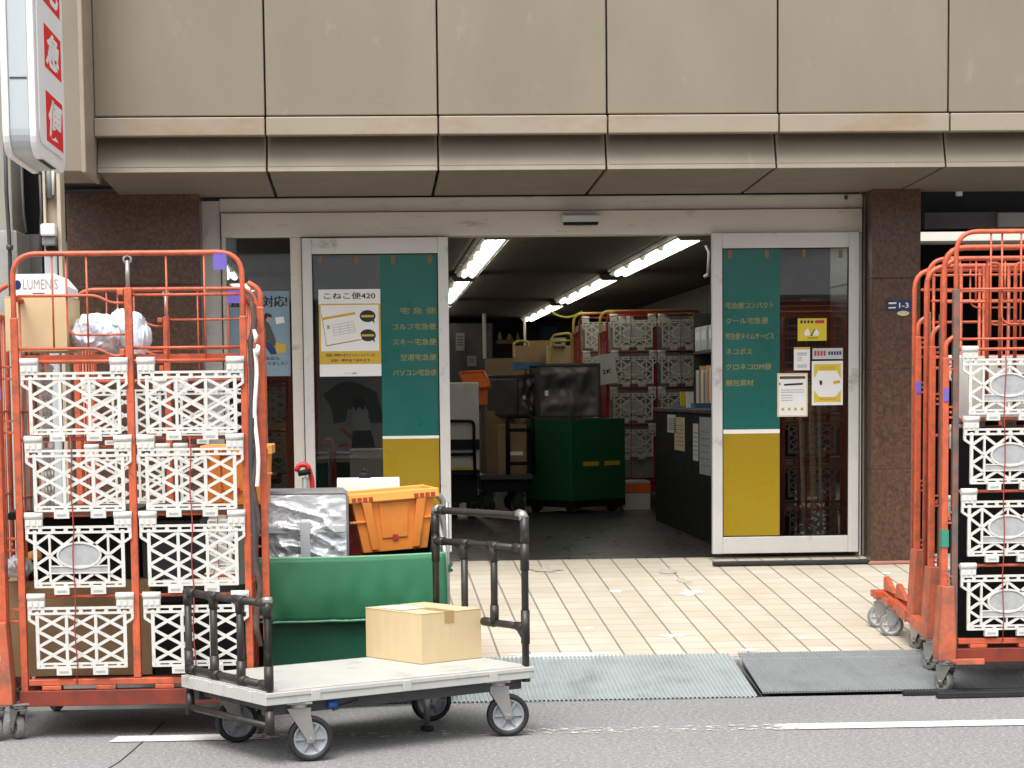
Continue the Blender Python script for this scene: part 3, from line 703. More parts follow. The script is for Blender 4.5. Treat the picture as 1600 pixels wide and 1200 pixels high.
M['redcord'] = mat('red_elastic', (.35,.04,.03), .6)

# left front cage, loaded
XA, YA = PX(28, 8.8, 700), 8.8
CA = roll_cage('orange roll cage at left full of boxes, hung with eight white lattice flaps', (XA, YA, 0), W=PX(384,8.8,700)-XA, H=2.004, panels='mixed', D=.85, feet=False)
for x, z in ((PX(349, YA)-XA, 1.962),):
    b = MB(); b.box(x-.027, x+.027, -.02, -.016, z-.03, z+.03); b.box(x-.027, x+.027, -.018, .018, z+.031, z+.036); b.build('purple_tag', M['purple'], CA)
# white side flaps inside the left side of the front cage
for z in (1.55, 1.24): 
    lattice(CA, .03, .40+.36, z, rz=R(-90), sx=.8)
b = MB(); b.box(.03, .90, .05, .80, 1.572, 1.592)
b.v = []; b.f = []; b.m = []; b.sm = []
for k in range(9): b.bar((.03+k*.11, .05, 1.60-.02), (.03+k*.11, .82, 1.60-.02), .02, .012, 0, (0,0,1))
b.box(.02, .93, .03, .05, 1.57, 1.592); b.box(.02, .93, .82, .84, 1.57, 1.592); b.build('shelf', M['orange'], CA)
b = MB(); b.box(.02, .93, .03, .83, .226, .24); b.build('floor_plate', M['dkred'], CA)
b = MB(); b.box(.02, .46, .05, .82, .926, .938); b.build('middle_shelf', M['dkgrey'], CA)
b = MB(); b.box(.49, .93, .05, .82, .926, .938); b.build('middle_shelf', M['dkgrey'], CA)
# cage standing to its left, only its right edge in view
XC = PX(3, 8.8, 800)-.072-.95
CC = roll_cage('orange roll cage at the left edge of view, only its corner foot and post showing', (XC, YA-.04, 0), W=.95, H=1.95, panels=None, D=.7, verticals=False, centre=False)
b = MB(); b.box(.95+.072-.02, .95+.072+.02, -.0185, -.0165, 1.41, 1.46); b.build('purple_tag', M['purple'], CC)
b = MB(); b.box(.98, 1.012, -.0525, -.0505, .34, .36); b.build('white_sticker', M['paper'], CC)
# cage behind the front one on the pavement
YB2 = 11.0; XB = PX(118, YB2, 500); g = ground(YB2); zb = lambda py: PZ(py, YB2, 250)-g
CB = roll_cage('orange roll cage standing behind the loaded left cage on the tiled pavement', (XB, YB2, g), W=PX(401,YB2,500)-XB, H=zb(452), rows=tuple(zb(p) for p in (595, 697, 799, 901)), rods=(zb(500), zb(545)), base=zb(1000), outer_on=False, outer=1.55, panels='plain', D=.7, rz=0)
b = MB(); x = PX(371, YB2)-XB; b.box(x-.04, x+.04, -.02, -.016, zb(475), zb(455)); b.build('purple_tag', M['purple'], CB)

# right hand stack, three nested cages
gr = 'nested orange roll cages at right'
Z = lambda py, Y: PZ(py, Y, 1500)
def nest(label, px, Y, top, r_, rd, bs, pan, worn, foot=True, outer=1.55, cols=(0,1), **k):
    g = ground(Y)
    return roll_cage(label, (PX(px, Y, 700), Y, g), W=.95, D=k.pop('D', .16), H=Z(top, Y)-g, rows=tuple(Z(p, Y)-g for p in r_), rods=tuple(Z(p, Y)-g for p in rd), base=Z(bs, Y)-g, panels=pan, group=gr, sides=False, bend=False, worn_post=worn, outer=outer, panel_cols=cols, OFF=.047, **k)
R1 = nest('nearest of the nested orange cages at right, with round embossed plates on its white flaps', 1492, 9.62, 362, (546, 655, 768, 884), (452, 530), 1006, 'emblem', True)
R2 = nest('middle one of the three nested orange cages at right, between nearest and farthest', 1471, 9.98, 404, (560, 668, 778, 888), (455, 472), 990, 'plain', True)
R3 = nest('farthest of the three nested orange cages at right, nearest the granite pier', 1448, 10.36, 404, (575, 680, 785, 890), (430, 470), 975, None, True, centre=False, foot=True)
# tray in front of the nearest cage and long rear leg of the farthest
b = MB(); b.box(-.03, .10, -.16, -.052, .150, .162); b.box(-.03, .10, -.165, -.155, .150, .178); b.build('castor_tray', M['orange_worn'], R1, .003)
for rr, Yr_, y1, x in ((R3, 10.36, .50, -.075), (R2, 9.98, .66, -.035)):
    dz = ground(Yr_+y1)-ground(Yr_); b = MB()
    b.add([(x-.02, .05, .13), (x+.02, .05, .13), (x+.02, y1, .15+dz), (x-.02, y1, .15+dz), (x-.02, .05, .19), (x+.02, .05, .19), (x+.02, y1, .20+dz), (x-.02, y1, .20+dz)], [(0,3,2,1),(4,5,6,7),(0,1,5,4),(1,2,6,5),(2,3,7,6),(3,0,4,7)])
    b.box(x-.06, x+.05, y1+.001, y1+.11, .165+dz, .20+dz); b.prism([(y1-.20,.205+dz), (y1+.02,.205+dz), (y1+.02,.27+dz), (y1-.02,.28+dz)], x-.012, x+.012, axis='x'); b.build('rear_leg', M['orange'], rr, .003)
    c = caster(rr, x-.005, y1+.05, 1.3, r=.062, h=.165, rim='ltgrey', tyre='oldrim'); c.location.z = dz
for rr, z, m in ((R1, 1.38, 'purple'), (R3, 1.30, 'purple')):
    b = MB(); b.box(-.047-.012, -.047+.012, -.0185, -.0165, z-.03, z+.03); b.build('purple_tag', M[m], rr)
b = MB(); b.box(-.047-.017, -.047+.017, -.0187, .019, .68, .76); b.build('green_tape', mat('green_tape', (.04,.24,.16), .4), R1)
# inner tops of the gates of the nested cages
b = MB()
for x in (.16, .29, .46, .52): b.tube(rpath([(x,.05,1.30), (x,.05,1.98-.02*(x>.4)), (x+.06,.05,1.98-.02*(x>.4)), (x+.06,.05,1.5)], .03), .009, 7)
b.tube(rpath([(-.03,.09,.3), (-.03,.09,2.055), (.98,.09,2.055), (.98,.09,.3)], .1), .0135, 9); b.build('rear_gate', M['orange'], R1)
b = MB()
for x in (.10, .21, .33, .47, .60): b.tube([(x,.04,.25), (x,.04,1.93)], .008, 7)
b.tube(rpath([(-.055,.08,.3), (-.055,.08,1.93), (.96,.08,1.93), (.96,.08,.3)], .1), .013, 9); b.build('rear_gate', M['orange'], R2)
b = MB()
for x in (.04, .15, .27, .38, .55): b.tube([(x,.04,.25), (x,.04,1.9)], .008, 7)
for z in (1.45, 1.62, 1.78): b.tube([(-.02,.05,z), (.95,.05,z)], .007, 7)
b.tube(rpath([(-.045,.08,.3), (-.045,.08,1.88), (.96,.08,1.88), (.96,.08,.3)], .1), .012, 9); b.build('rear_gate', M['orange'], R3)

# ================================================================ LOAD OF THE LEFT CAGE
def px_box(name, label, cat, x0, y0, x1, y1, Y, depth, m, rz=0, group=None, bev=.003):
    """cuboid whose front face fills the pixel rectangle at distance Y"""
    a, b_, c, e = rect(x0, y0, x1, y1, Y)
    t = thing(name, label, cat, ((a+b_)/2, Y, c), rz, group); h = (b_-a)/2; H = e-c
    return t, h, H
t, h, H = px_box('black_tote', 'black tote behind the lower embossed flaps of the nearest right cage', 'tote', 1496, 668, 1680, 1002, 9.80, .1, 'black'); b = MB(); b.box(-h, h, 0, .1, 0, H); b.build('tub', M['black'], t, .004)
t, h, H = px_box('white_crate', 'white crate behind the top embossed flap of the nearest right cage', 'crate', 1498, 556, 1680, 654, 9.80, .1, 'lattice'); b = MB(); b.box(-h, h, 0, .1, 0, H); b.build('tub', M['lattice'], t, .006)
def carton(label, x0, y0, x1, y1, Y, depth, m='card', rz=0, seam=True, group=None, name='cardboard_box', cat='box', flaps=True):
    t, h, H = px_box(name, label, cat, x0, y0, x1, y1, Y, depth, m, rz, group)
    b = MB(); b.box(-h, h, 0, depth, 0, H-.003)
    b.box(-h-.0015, h+.0015, -.0015, depth/2-.0015, H-.003, H); b.box(-h-.0015, h+.0015, depth/2+.0015, depth+.0015, H-.003, H); b.build('carton', M[m], t, .0025)
    if seam:
        b = MB(); b.box(-.024, .024, -.0025, -.0016, H-.055, H+.001); b.box(-.024, .024, -.0016, depth+.0016, H+.0003, H+.0012); b.build('tape', M['tape'], t)
    return t, h, H, depth
carton('tan box on the top shelf of the left cage, under the white lettered box', 8, 463, 104, 549, 9.0, .42, 'card', seam=False)
t, h, H = px_box('white_box', 'white carton lettered LUMENIS on top of the tan box in the left cage', 'box', 18, 428, 98, 462, 9.02, .35, 'paper')
b = MB(); b.prism([(-h,0), (h+.012,0), (h+.012,.04), (h-.03,H), (-h,H)], 0, .38); b.build('carton', M['paper'], t, .003)
b = MB(); put_text(b, 'LUMENIS', -h+.048, -.0012, H*.52, .145, .042, -.004); b.build('lettering', M['greyink'], t)
b = MB(); b.prism([(-h+.024+.016*math.cos(k*.42), H*.5+.02*math.sin(k*.42)) for k in range(15)], -.0014, -.0004); b.box(-.02, .03, -.0012, -.0004, .008, .012); b.build('emblem', M['navy'], t)
b = MB(); b.prism([(h+.0125, .0), (h+.0125, -.06), (h-.02, -.045), (h-.03, .0)], .06, .066); b.build('flap', M['paper'], t)
# crumpled plastic bag
def crumple(name, label, cat, px, py, Y, sx, sy, sz, m, seed=1, amp=.2, fr=1.7, parent=None, sub=6, z0=None):
    bm = bmesh.new(); bmesh.ops.create_icosphere(bm, subdivisions=sub, radius=1)
    off = Vector((seed*3.7, seed*1.3, seed*2.9))
    for v in bm.verts:
        p = v.co.copy()
        q = Vector([math.copysign(abs(c)**.75, c) for c in p]); q.normalize(); q = q.lerp(p, .4)
        d = noise.noise(p*fr+off)*amp + (1-abs(noise.noise(Vector((p.x*1.2, p.y*1.2, p.z*.7))*fr*1.5+off))*2.2)**3*amp*.45*(p.z > -.8) + noise.noise(p*fr*4+off)*amp*.10
        q = q*(1+d); v.co = Vector((q.x*sx, q.y*sy, max(q.z*sz, -sz*.86)))
    me = bpy.data.meshes.new(name); bm.to_mesh(me); bm.free(); me.materials.append(M[m])
    for p in me.polygons: p.use_smooth = True
    o = bpy.data.objects.new(name, me); COL.objects.link(o); c = at(px, py, Y); o.location = c
    if parent: o.parent = parent
    else: tag(o, label, cat)
    return o
crumple('plastic_bag', 'crumpled white and blue plastic bag on the top shelf of the left cage', 'bag', 150, 522, 9.15, .105, .13, .085, 'vinyl_white', 3)
crumple('plastic_bag', 'second white plastic bag bulging behind the centre post of the left cage', 'bag', 196, 527, 9.32, .10, .12, .115, 'vinyl_white', 6)
carton('wide brown box filling the bottom of the left cage', 8, 907, 236, 1056, 8.93, .55, 'card2', seam=False)
t, h, H = px_box('black_tote', 'black tote at the bottom of the left cage, beside the wide brown box', 'tote', 240, 930, 372, 1056, 8.95, .5, 'black'); b = MB(); b.box(-h, h, 0, .5, 0, H-.03); b.box(-h-.008, h+.008, -.008, .508, H-.03, H); b.build('tub', M['black'], t, .004)
t, h, H = px_box('black_tote', 'black tote with grey lid behind the lower left lattice flap', 'tote', 14, 800, 216, 905, 8.96, .45, 'black'); b = MB(); b.box(-h+.03, h, .0, .45, 0, H-.03); b.box(-h, h+.005, -.004, .454, H-.03, H); b.build('tub', M['black'], t, .004); b = MB(); b.box(-h+.005, h, -.0, .44, H, H+.008); b.build('lid', M['dkgrey'], t, .002)
t, h, H = px_box('black_tote', 'black tote on the right side middle shelf of the left cage', 'tote', 222, 812, 312, 905, 8.97, .45, 'black'); b = MB(); b.box(-h, h, .0, .45, 0, H-.03); b.box(-h-.005, h+.005, -.004, .454, H-.03, H); b.build('tub', M['dkgrey'], t, .004)
crumple('foil_pack', 'silver foil pack beside the left posts of the left cage', 'pack', 28, 886, 8.90, .06, .05, .048, 'silver', 9, sub=4)
crumple('yellow_pack', 'small yellow packet above the silver foil pack in the left cage', 'packet', 55, 868, 8.93, .030, .03, .022, 'crate_lip', 4, sub=3)
# orange crate seen behind the cage
def crate(label, w0, w1, d, Hc, loc, rz, tilt=0):
    t = thing('plastic_crate', label, 'crate', loc, rz); t.rotation_euler = (0, tilt, rz)
    b = MB(); a, c = w1/2, w0/2; k = d/w0; th = .008
    def ring(w, z, s): return [(-w, -w*k*s, z), (w, -w*k*s, z), (w, w*k*s, z), (-w, w*k*s, z)]
    vs = ring(a, 0, 1)+ring(c*.96, Hc, 1)+ring(c*.96-th, Hc, 1)+ring(a-th, th, 1)
    fs = [(0,1,2,3)]+[(i, i+4, (i+1) % 4+4, (i+1) % 4) for i in range(4)]+[(i+4, i+8, (i+1) % 4+8, (i+1) % 4+4) for i in range(4)]+[(i+8, i+12, (i+1) % 4+12, (i+1) % 4+8) for i in range(4)]+[(12,13,14,15)]
    b.add(vs, fs); b.build('tub', M['crate'], t, .004)
    b = MB(); e = c+.006; b.box(-e, e, -d/2-.014, -d/2+.012, Hc-.03, Hc+.012); b.box(-e, e, d/2-.012, d/2+.014, Hc-.03, Hc+.012); b.box(-e, -c+.01, -d/2+.013, d/2-.013, Hc-.029, Hc+.011); b.box(c-.01, e, -d/2+.013, d/2-.013, Hc-.029, Hc+.011); b.build('rim', M['crate_lip'], t, .004)
    b = MB()
    for x0 in (-c+.01, c-.11):
        for q in range(4): b.box(x0+q*.026, x0+q*.026+.02, -d/2-.0165, -d/2-.0145, Hc-.026, Hc-.006)
    b.build('rim_slots', M['crate_dk'], t)
    for sx in (-.62, .62):
        b = MB(); x0 = c*sx; x1 = a*sx*1.02
        b.add([(x0-.022, -d/2-.014, Hc-.031), (x0+.022, -d/2-.014, Hc-.031), (x1+.016, -a*k-.016, .01), (x1-.016, -a*k-.016, .01), (x0-.022, -d/2+.03, Hc-.031), (x0+.022, -d/2+.03, Hc-.031), (x1+.016, -a*k+.02, .01), (x1-.016, -a*k+.02, .01)], [(0,1,2,3),(7,6,5,4),(0,4,5,1),(1,5,6,2),(2,6,7,3),(3,7,4,0)]); b.build('rib', M['crate'], t, .003)
    b = MB(); yy = lambda z: -(a*k+(c*.96*k-a*k)*z/Hc)
    zc = Hc*.55; b.add([(-.07, yy(Hc-.04)-.006, Hc-.04), (.07, yy(Hc-.04)-.006, Hc-.04), (.06, yy(.06)-.006, .06), (-.06, yy(.06)-.006, .06), (-.07, yy(Hc-.04)+.01, Hc-.04), (.07, yy(Hc-.04)+.01, Hc-.04), (.06, yy(.06)+.01, .06), (-.06, yy(.06)+.01, .06)], [(0,1,2,3),(7,6,5,4),(0,4,5,1),(1,5,6,2),(2,6,7,3),(3,7,4,0)]); b.build('face_panel', M['crate'], t, .004)
    b = MB(); z = .05; b.add([(-.012, yy(z)-.0075, z), (.014, yy(z)-.0075, z), (.014, yy(z+.026)-.0075, z+.026), (-.012, yy(z+.026)-.0075, z+.026)], [(0,1,2,3)]); b.build('logo_sticker', M['redink'], t)
    for z in (Hc*.55,):
        b = MB(); 
        for s in (-1, 1): b.box(s*(c*.80)-.045, s*(c*.80)+.035, yy(z)-.012, yy(z)+.01, z-.005, z+.005)
        b.build('side_bead', M['crate'], t, .002)
    return t
p = at(366, 922, 9.25); crate('orange plastic crate behind the right flaps of the left cage', .30, .26, .3, .25, (p.x+.02, 9.42, .94), 0)

# straps and cloth tied to the right post of the left cage
t = thing('strap_bundle', 'white strap and dark rag tied down the right post of the left cage', 'strap', (PX(396, 8.74), 8.74, .9))
def ribbon(pts, wid, m, name):
    b = MB(); vs = []
    for i, (x, y, z) in enumerate(pts): vs += [(x-wid/2, y, z), (x+wid/2, y, z), (x+wid/2, y+.004, z), (x-wid/2, y+.004, z)]
    fs = []
    for i in range(len(pts)-1):
        for j in range(4): fs.append((i*4+j, i*4+(j+1) % 4, i*4+4+(j+1) % 4, i*4+4+j))
    b.add(vs, fs, 0, True); return b.build(name, m, t)
zz = lambda py: PZ(py, 8.74, 396)-.9
ribbon([(.010+.006*math.sin(k*.9), -.012+.006*math.sin(k*1.3), zz(545)+(zz(760)-zz(545))*k/11) for k in range(12)], .016, M['paper'], 'white_strap')
ribbon([(-.010+.005*math.sin(k*.7), -.005+.004*math.sin(k), zz(530)+(zz(900)-zz(530))*k/13) for k in range(14)], .022, M['dkgrey'], 'dark_strap')
b = MB(); b.tube([(.0+.012*math.sin(k*1.9), .005, zz(470)+(zz(1010)-zz(470))*k/17) for k in range(18)], [.008+.006*abs(math.sin(k*1.3)) for k in range(18)], 8); b.build('rag', mat('dirty_rag', (.08,.05,.04), .8, 0, .4, 20), t)
b = MB(); b.tube([(.012, -.01, zz(548)), (.02, -.02, zz(553)), (.026, -.015, zz(540)), (.034, -.012, zz(544))], [.004, .012, .009, .003], 7); b.tube([(.008, -.01, zz(515)), (.016, -.014, zz(525)), (.012, -.012, zz(535))], [.006, .011, .004], 7); b.build('knot', M['paper'], t)

# ================================================================ FLAT TROLLEY
TR = R(32); TP = Vector((-.42, 7.985, 0)); L_, W_ = 1.27, .70; ZD = .29
t = TROL = thing('platform_trolley', 'flat trolley with pale grey deck and dark pipe rails at both ends', 'trolley', TP, TR)
b = MB(); b.box(0, L_, 0, W_, ZD-.052, ZD-.004); b.box(.012, L_-.012, .012, W_-.012, ZD-.0035, ZD)
for x0, x1, y in ((.0, L_, -.003),): b.box(.003, L_-.003, -.004, .001, ZD-.022, ZD-.006)
for k in range(4): b.box(-.005, .001, .10+k*.165, .135+k*.165, ZD-.05, ZD-.008)
for k in range(3): b.box(.2+k*.42, .24+k*.42, -.007, .001, ZD-.05, ZD-.008)
b.build('deck', M['deck'], t, .004)
b = MB(); b.box(.03, L_-.03, .05, .09, ZD-.10, ZD-.054); b.box(.03, L_-.03, W_-.09, W_-.05, ZD-.10, ZD-.054); b.box(.05, .09, .092, W_-.092, ZD-.085, ZD-.054); b.build('underframe', M['dkgrey'], t, .003)
def fitting(b, p, axis, r=.0188, l=.045):
    p = Vector(p); a = {'x': Vector((1,0,0)), 'y': Vector((0,1,0)), 'z': Vector((0,0,1))}[axis]; b.tube([p-a*l, p+a*l], r, 12)
pr = .0152
# low rail on the left end
y0, y1 = .02, W_-.02; x = .028
b = MB(); zt = ZD+.335; zl = ZD+.022
b.tube([(x,y0,zl), (x,y0,zt), (x,y0+.001,zt)], pr, 12); 
b.tube([(x,y0,zt), (x,y1,zt)], pr, 12); b.tube([(x,y0,zl), (x,y1,zl)], pr, 12)
for k in range(4):
    y = y0+(y1-y0)*k/3; b.tube([(x,y,ZD-.15 if k in (0,3) else zl), (x,y,zt)], pr, 12)
    fitting(b, (x,y,zl+.03), 'z'); fitting(b, (x,y,zt-.02), 'z', l=.03); fitting(b, (x,y,zl), 'y', l=.04) if 0 < k < 3 else fitting(b, (x, y+(.03 if k == 0 else -.03), zl), 'y', l=.03)
    fitting(b, (x, min(max(y, y0+.03), y1-.03), zt), 'y', l=.04)
b.tube([(x-.0,y0,ZD-.135), (x,y1,ZD-.135)], pr*.9, 12); fitting(b, (x,y0,ZD-.12), 'z'); fitting(b, (x,y1,ZD-.12), 'z')
b.build('low_end_rail', M['pipe'], t)
b = MB(); b.tube([(x,y0,zt+.004), (x,y0,zt+.026)], .02, 12); b.build('rail_cap', M['steel'], t)
# tall rail on the right end
x = L_-.03; zt = ZD+.62; zm = zt-.135; zl = ZD+.16
b = MB()
b.tube(rpath([(x,y0,ZD-.06), (x,y0,zt), (x,y1,zt), (x,y1,ZD)], .03, 4), pr, 12)
b.tube([(x,y0,zm), (x,y1,zm)], pr, 12); b.tube([(x,y0,zl), (x,y0+.27*W_+.06,zl)], pr, 12)
for k in (1, 2): y = y0+(y1-y0)*k/3; b.tube([(x,y,zm), (x,y,zl if k == 1 else ZD)], pr, 12); fitting(b, (x,y,zm-.03), 'z', l=.035); fitting(b, (x,y,zm), 'y', l=.035); fitting(b, (x,y,(zl if k == 1 else ZD)+.04), 'z', l=.035)
for y in (y0, y1): fitting(b, (x,y,zt-.06), 'z', l=.055); fitting(b, (x,y,zm-.03), 'z', l=.06); fitting(b, (x,y+(.04 if y == y0 else -.04),zt), 'y', l=.03); fitting(b, (x, y+(.04 if y == y0 else -.04), zm), 'y', l=.03)
fitting(b, (x,y0,zl), 'z', l=.07); b.tube([(x,y0,zl-.05), (x,y0+.05,zl)], pr, 12); b.tube([(x,y0+.0,zl), (x,y0+.06,zl)], .0188, 12); fitting(b, (x,y0+.26,zl), 'y', l=.04); fitting(b, (x,y0,ZD-.055), 'z', l=.012)
b.build('tall_end_rail', M['pipe'], t)
b = MB()
for y, s in ((y0, 1), (y1, -1)): b.tube([(x, y, zt-.015), (x, y+s*.012, zt+.003), (x, y+s*.04, zt+.006)], .0205, 12); b.build('rail_cap', M['steel'], t); b = MB()
for (x, y, a) in ((.17, .05, -1.93), (L_-.15, .06, -2.0), (.16, W_-.08, -1.80), (L_-.17, W_-.10, -1.9)):
    caster(t, x, y, a, r=.089, h=ZD-.054, wd=.036, rim='rim', tyre='rubber', swivel=.045)
b = MB(); b.tube([(.32, .04, ZD-.10), (.44, .05, ZD-.075)], .006, 8); b.tube([(.30,.05,ZD-.08), (.34,.05,ZD-.08)], .016, 10, 1); b.build('brake_lever', [M['dkgrey'], mat('blue_plastic', (.02,.12,.5), .4)], t)
b = MB(); b.tube([(L_-.30,.36,.02), (L_-.30,.36,ZD-.06)], .013, 10); b.tube([(L_-.30,.36,.002), (L_-.30,.36,.022)], .028, 14, 1); b.tube(rpath([(L_-.42,.30,ZD-.07), (L_-.36,.33,ZD-.13), (L_-.30,.35,ZD-.14)], .03), .008, 8); b.build('foot_stopper', [M['steel'], M['rubber']], t)

# carton on the trolley
Y0 = 8.74; p = at(659, 1041, Y0)
t = thing('cardboard_box', 'square tan carton with a white label on top, on the flat trolley', 'box', (p.x, Y0, ZD+.0015), R(37))
w_, d_, h_ = .325, .385, .212
b = MB(); b.box(0, w_, 0, d_, 0, h_-.003); b.box(-.0015, w_+.0015, -.0015, d_/2-.001, h_-.003, h_); b.box(-.0015, w_+.0015, d_/2+.001, d_+.0015, h_-.003, h_+.001); b.build('carton', M['card'], t, .003)
b = MB(); b.box(.125, .175, -.0026, -.0016, h_-.048, h_+.001); b.box(.125, .175, -.0016, d_+.001, h_+.0012, h_+.0022); b.build('tape', M['tape'], t)
b = MB(); b.box(.02, .15, .16, .33, h_+.003, h_+.0042); b.build('shipping_label', M['paper'], t)

# ================================================================ GREEN CART BEHIND THE TROLLEY
GY = 9.38; GX = PX(399, GY, 900); GA = R(11); t = GC = thing('tarpaulin_cart', 'green tarpaulin cart behind the flat trolley, loaded with a silver bag and orange crate', 'cart', (GX, GY, 0), GA)
w_, d_ = .865, .60; zf, zb_ = .695, .93
def cloth_sheet(fn, nu, nv, th=.004):
    vs = []; 
    for i in range(nu+1):
        for j in range(nv+1): vs.append(fn(i/nu, j/nv))
    n = len(vs); back = [Vector(v)+Vector((0, th, 0)) for v in vs]; fs = []
    for i in range(nu):
        for j in range(nv):
            a = i*(nv+1)+j; q = (a, a+1, a+nv+2, a+nv+1); fs.append(q); fs.append(tuple(k+n for k in reversed(q)))
    for i in range(nu):
        for j in (0, nv): a = i*(nv+1)+j; c = a+nv+1; fs.append((a, c, c+n, a+n))
    for j in range(nv):
        for i in (0, nu): a = i*(nv+1)+j; fs.append((a, a+1, a+1+n, a+n))
    b = MB(); b.add([Vector(v) for v in vs]+back, fs, 0, True); return b
zm_ = .415
def flap(u, v):
    v0 = v
    x = u*w_; z = zf-(zf-zm_)*v; wav = .022*noise.noise(Vector((u*3, v*1.2, 1)))+.030*noise.noise(Vector((u*9, v*1.6, 4)))*(1-u)**2+.012*noise.noise(Vector((u*14, v*2, 7)))+.022*math.sin(u*46+v*1.5)*math.exp(-u*10)*(.25+v)+.012*math.exp(-((u-.86+.1*v)/.03)**2)*v
    return (x, -.012-.028*v+wav*v - .02*math.sin(math.pi*v)*.4, z-.006*math.sin(u*math.pi)+.004*noise.noise(Vector((u*5,0,2)))*v)
cloth_sheet(flap, 40, 14).build('front_flap', M['cloth'], t)
b = MB(); b.tube([Vector(flap(k/24, 1))+Vector((0,.002,0)) for k in range(25)], .006, 6); b.tube([Vector(flap(k/24, 0))+Vector((0,.006,.0)) for k in range(25)], .008, 6); b.build('flap_hem', M['hem'], t)
b = MB(); b.box(.03, w_-.02, .02, .03, .15, zf-.02); b.prism([(.02,.15), (d_,.15), (d_,zb_), (d_*.55,zb_-.02), (.03,zf-.02)], .0, .012, axis='x'); b.prism([(.02,.15), (d_,.15), (d_,zb_), (d_*.55,zb_-.02), (.03,zf-.02)], w_-.012, w_, axis='x'); b.box(0.013, w_-.013, d_-.012, d_, .15, zb_-.02); b.build('tub', M['cloth_dk'], t, .003)
b = MB(); b.box(.013, w_-.013, .031, d_-.013, .15, .17); b.box(.0, w_, .0, d_, .10, .148, 1); b.build('base', [M['cloth_dk'], M['dkgrey']], t, .004)
b = MB()
for x in (.0, w_+.012): b.tube(rpath([(x, .05, .12), (x, .05, zf+.02), (x, d_*.5, zb_-.03), (x, d_, zb_), (x, d_, .12)], .05), .013, 10)
b.build('frame', M['steel'], t); b = MB(); b.tube(rpath([(w_+.045, .22, .15), (w_+.045, .22, zb_+.0), (w_+.0, .20, zb_+.03)], .03), .0145, 10); b.tube([(w_+.08, .30, .2), (w_+.075, .28, zb_-.02)], .011, 10); b.build('side_post', M['steel'], t)
b = MB(); 
for z, dz in ((.62, .06), (.59, -.02)): b.tube([(w_-.01, .08, z), (w_+.03, .14, z-dz*.6), (w_+.075, .20, z+.01)], .009, 7)
b.tube(rpath([(w_+.01,.1,.60), (w_+.02,.06,.45), (w_+.0,.05,.2)], .05), .006, 6); b.build('green_strap', M['cloth'], t)
for x, y in ((.06, .05), (w_-.08, .04), (.06, d_-.06), (w_-.06, d_-.06)): caster(t, x, y, 1.2, r=.045, h=.10, wd=.03, rim='bluerim', tyre='bluerim')
def on_cart(px, py, Y): return at(px, py, Y)
# silver bag
a, c, z0, z1 = rect(411, 771, 543, 885, 9.62)
t = thing('silver_bag', 'silver insulated bag with a webbing strap, standing in the green cart', 'bag', ((a+c)/2, 9.62, z0-.05), R(4)); h = (c-a)/2; H = z1-z0+.05
def sil(u, v):
    x = -h+2*h*u; z = H*v; e = min(u, 1-u, .3)*min(v+.3, 1-v, .3)*11
    q1 = noise.noise(Vector((u*1.6+.5*v, v*4.5+u, 2))); q2 = noise.noise(Vector((u*3+v, v*9-u*2, 5))); n = -(1-min(1, abs(q1)*2.6))**2*.030-(1-min(1, abs(q2)*2.8))**2*.013+noise.noise(Vector((u*9, v*12, 8)))*.005; n += -.018*math.exp(-((v-.56)/.06)**2)
    return (x, -.012+n*min(1, e), z)
cloth_sheet(sil, 60, 48, .006).build('foil_front', M['silver'], t)
b = MB(); b.box(-h+.004, h-.004, .03, .34, 0, H-.01); b.build('body', M['silver'], t, .02)
b = MB(); b.tube(rpath([(-h,-.01,0), (-h,-.01,H), (h,-.01,H), (h,-.01,0)], .02), .007, 7); b.box(-h-.002, h+.002, -.012, .345, H-.006, H+.010); b.build('piping', M['grey'], t, .005)
b = MB(); zc = H*.58; b.box(-h+.01, h-.01, -.036, -.026, zc-.018, zc+.016); b.build('webbing', M['ltgrey'], t, .004)
b = MB(); vs = [(.0, -.046, zc+.045), (.0, -.060, zc+.03), (-.005, -.062, zc-.03), (.0, -.056, 0.04)]
for p0, p1 in zip(vs[:-1], vs[1:]): b.bar(p0, p1, .044, .006, 0, (0,-1,0))
b.build('handle_strap', M['ltgrey'], t, .002)
# orange crate in the cart
p = at(612, 862, 9.66); crate('orange crate with a yellowish rim, tipped a little in the green cart', .41, .30, .34, .265, (p.x, 9.86, p.z), R(9), R(-3.5))
# red bin between, white box behind, handle
t, h, H = px_box('red_bin', 'dark red bin wedged between the silver bag and the orange crate', 'bin', 541, 786, 600, 880, 9.78, .2, 'red'); b = MB(); b.prism([(-h*.8,0), (h*.8,0), (h,H), (-h,H)], 0, .2); b.box(-h-.008, h+.008, -.008, .208, H-.02, H+.004); b.build('tub', mat('dark_red_plastic', (.28,.012,.012), .4), t, .004)
t, h, H = px_box('white_box', 'white box with a faint printed line behind the orange crate', 'box', 527, 749, 625, 830, 10.06, .2, 'paper'); b = MB(); b.box(-h, h, 0, .22, 0, H-.002); b.box(-h-.001, h+.001, .1, .221, H-.002, H+.001); b.build('carton', M['paper'], t, .003)
b = MB(); b.box(-.03, .075, -.0012, -.0002, H-.055, H-.049); b.box(-.055, -.05, -.0012, -.0002, H-.055, H-.05); b.box(-.075, -.07, -.0012, -.0002, H-.056, H-.05); b.build('printed_line', M['greyink'], t)
p = at(474, 730, 10.1); t = thing('trolley_handle', 'red and black handle sticking up behind the silver bag', 'handle', (p.x, 10.1, .2)); zt = p.z-.2
b = MB(); b.tube([(0,.0,0), (.008,0,zt-.05)], .016, 10); b.build('shaft', M['grey'], t)
b = MB(); b.tube(rpath([(-.035,0,zt-.02), (-.02,0,zt+.012), (.02,0,zt+.012), (.04,.01,zt-.06), (.04,.01,zt-.35)], .025), .013, 9); b.build('grip', M['red'], t)
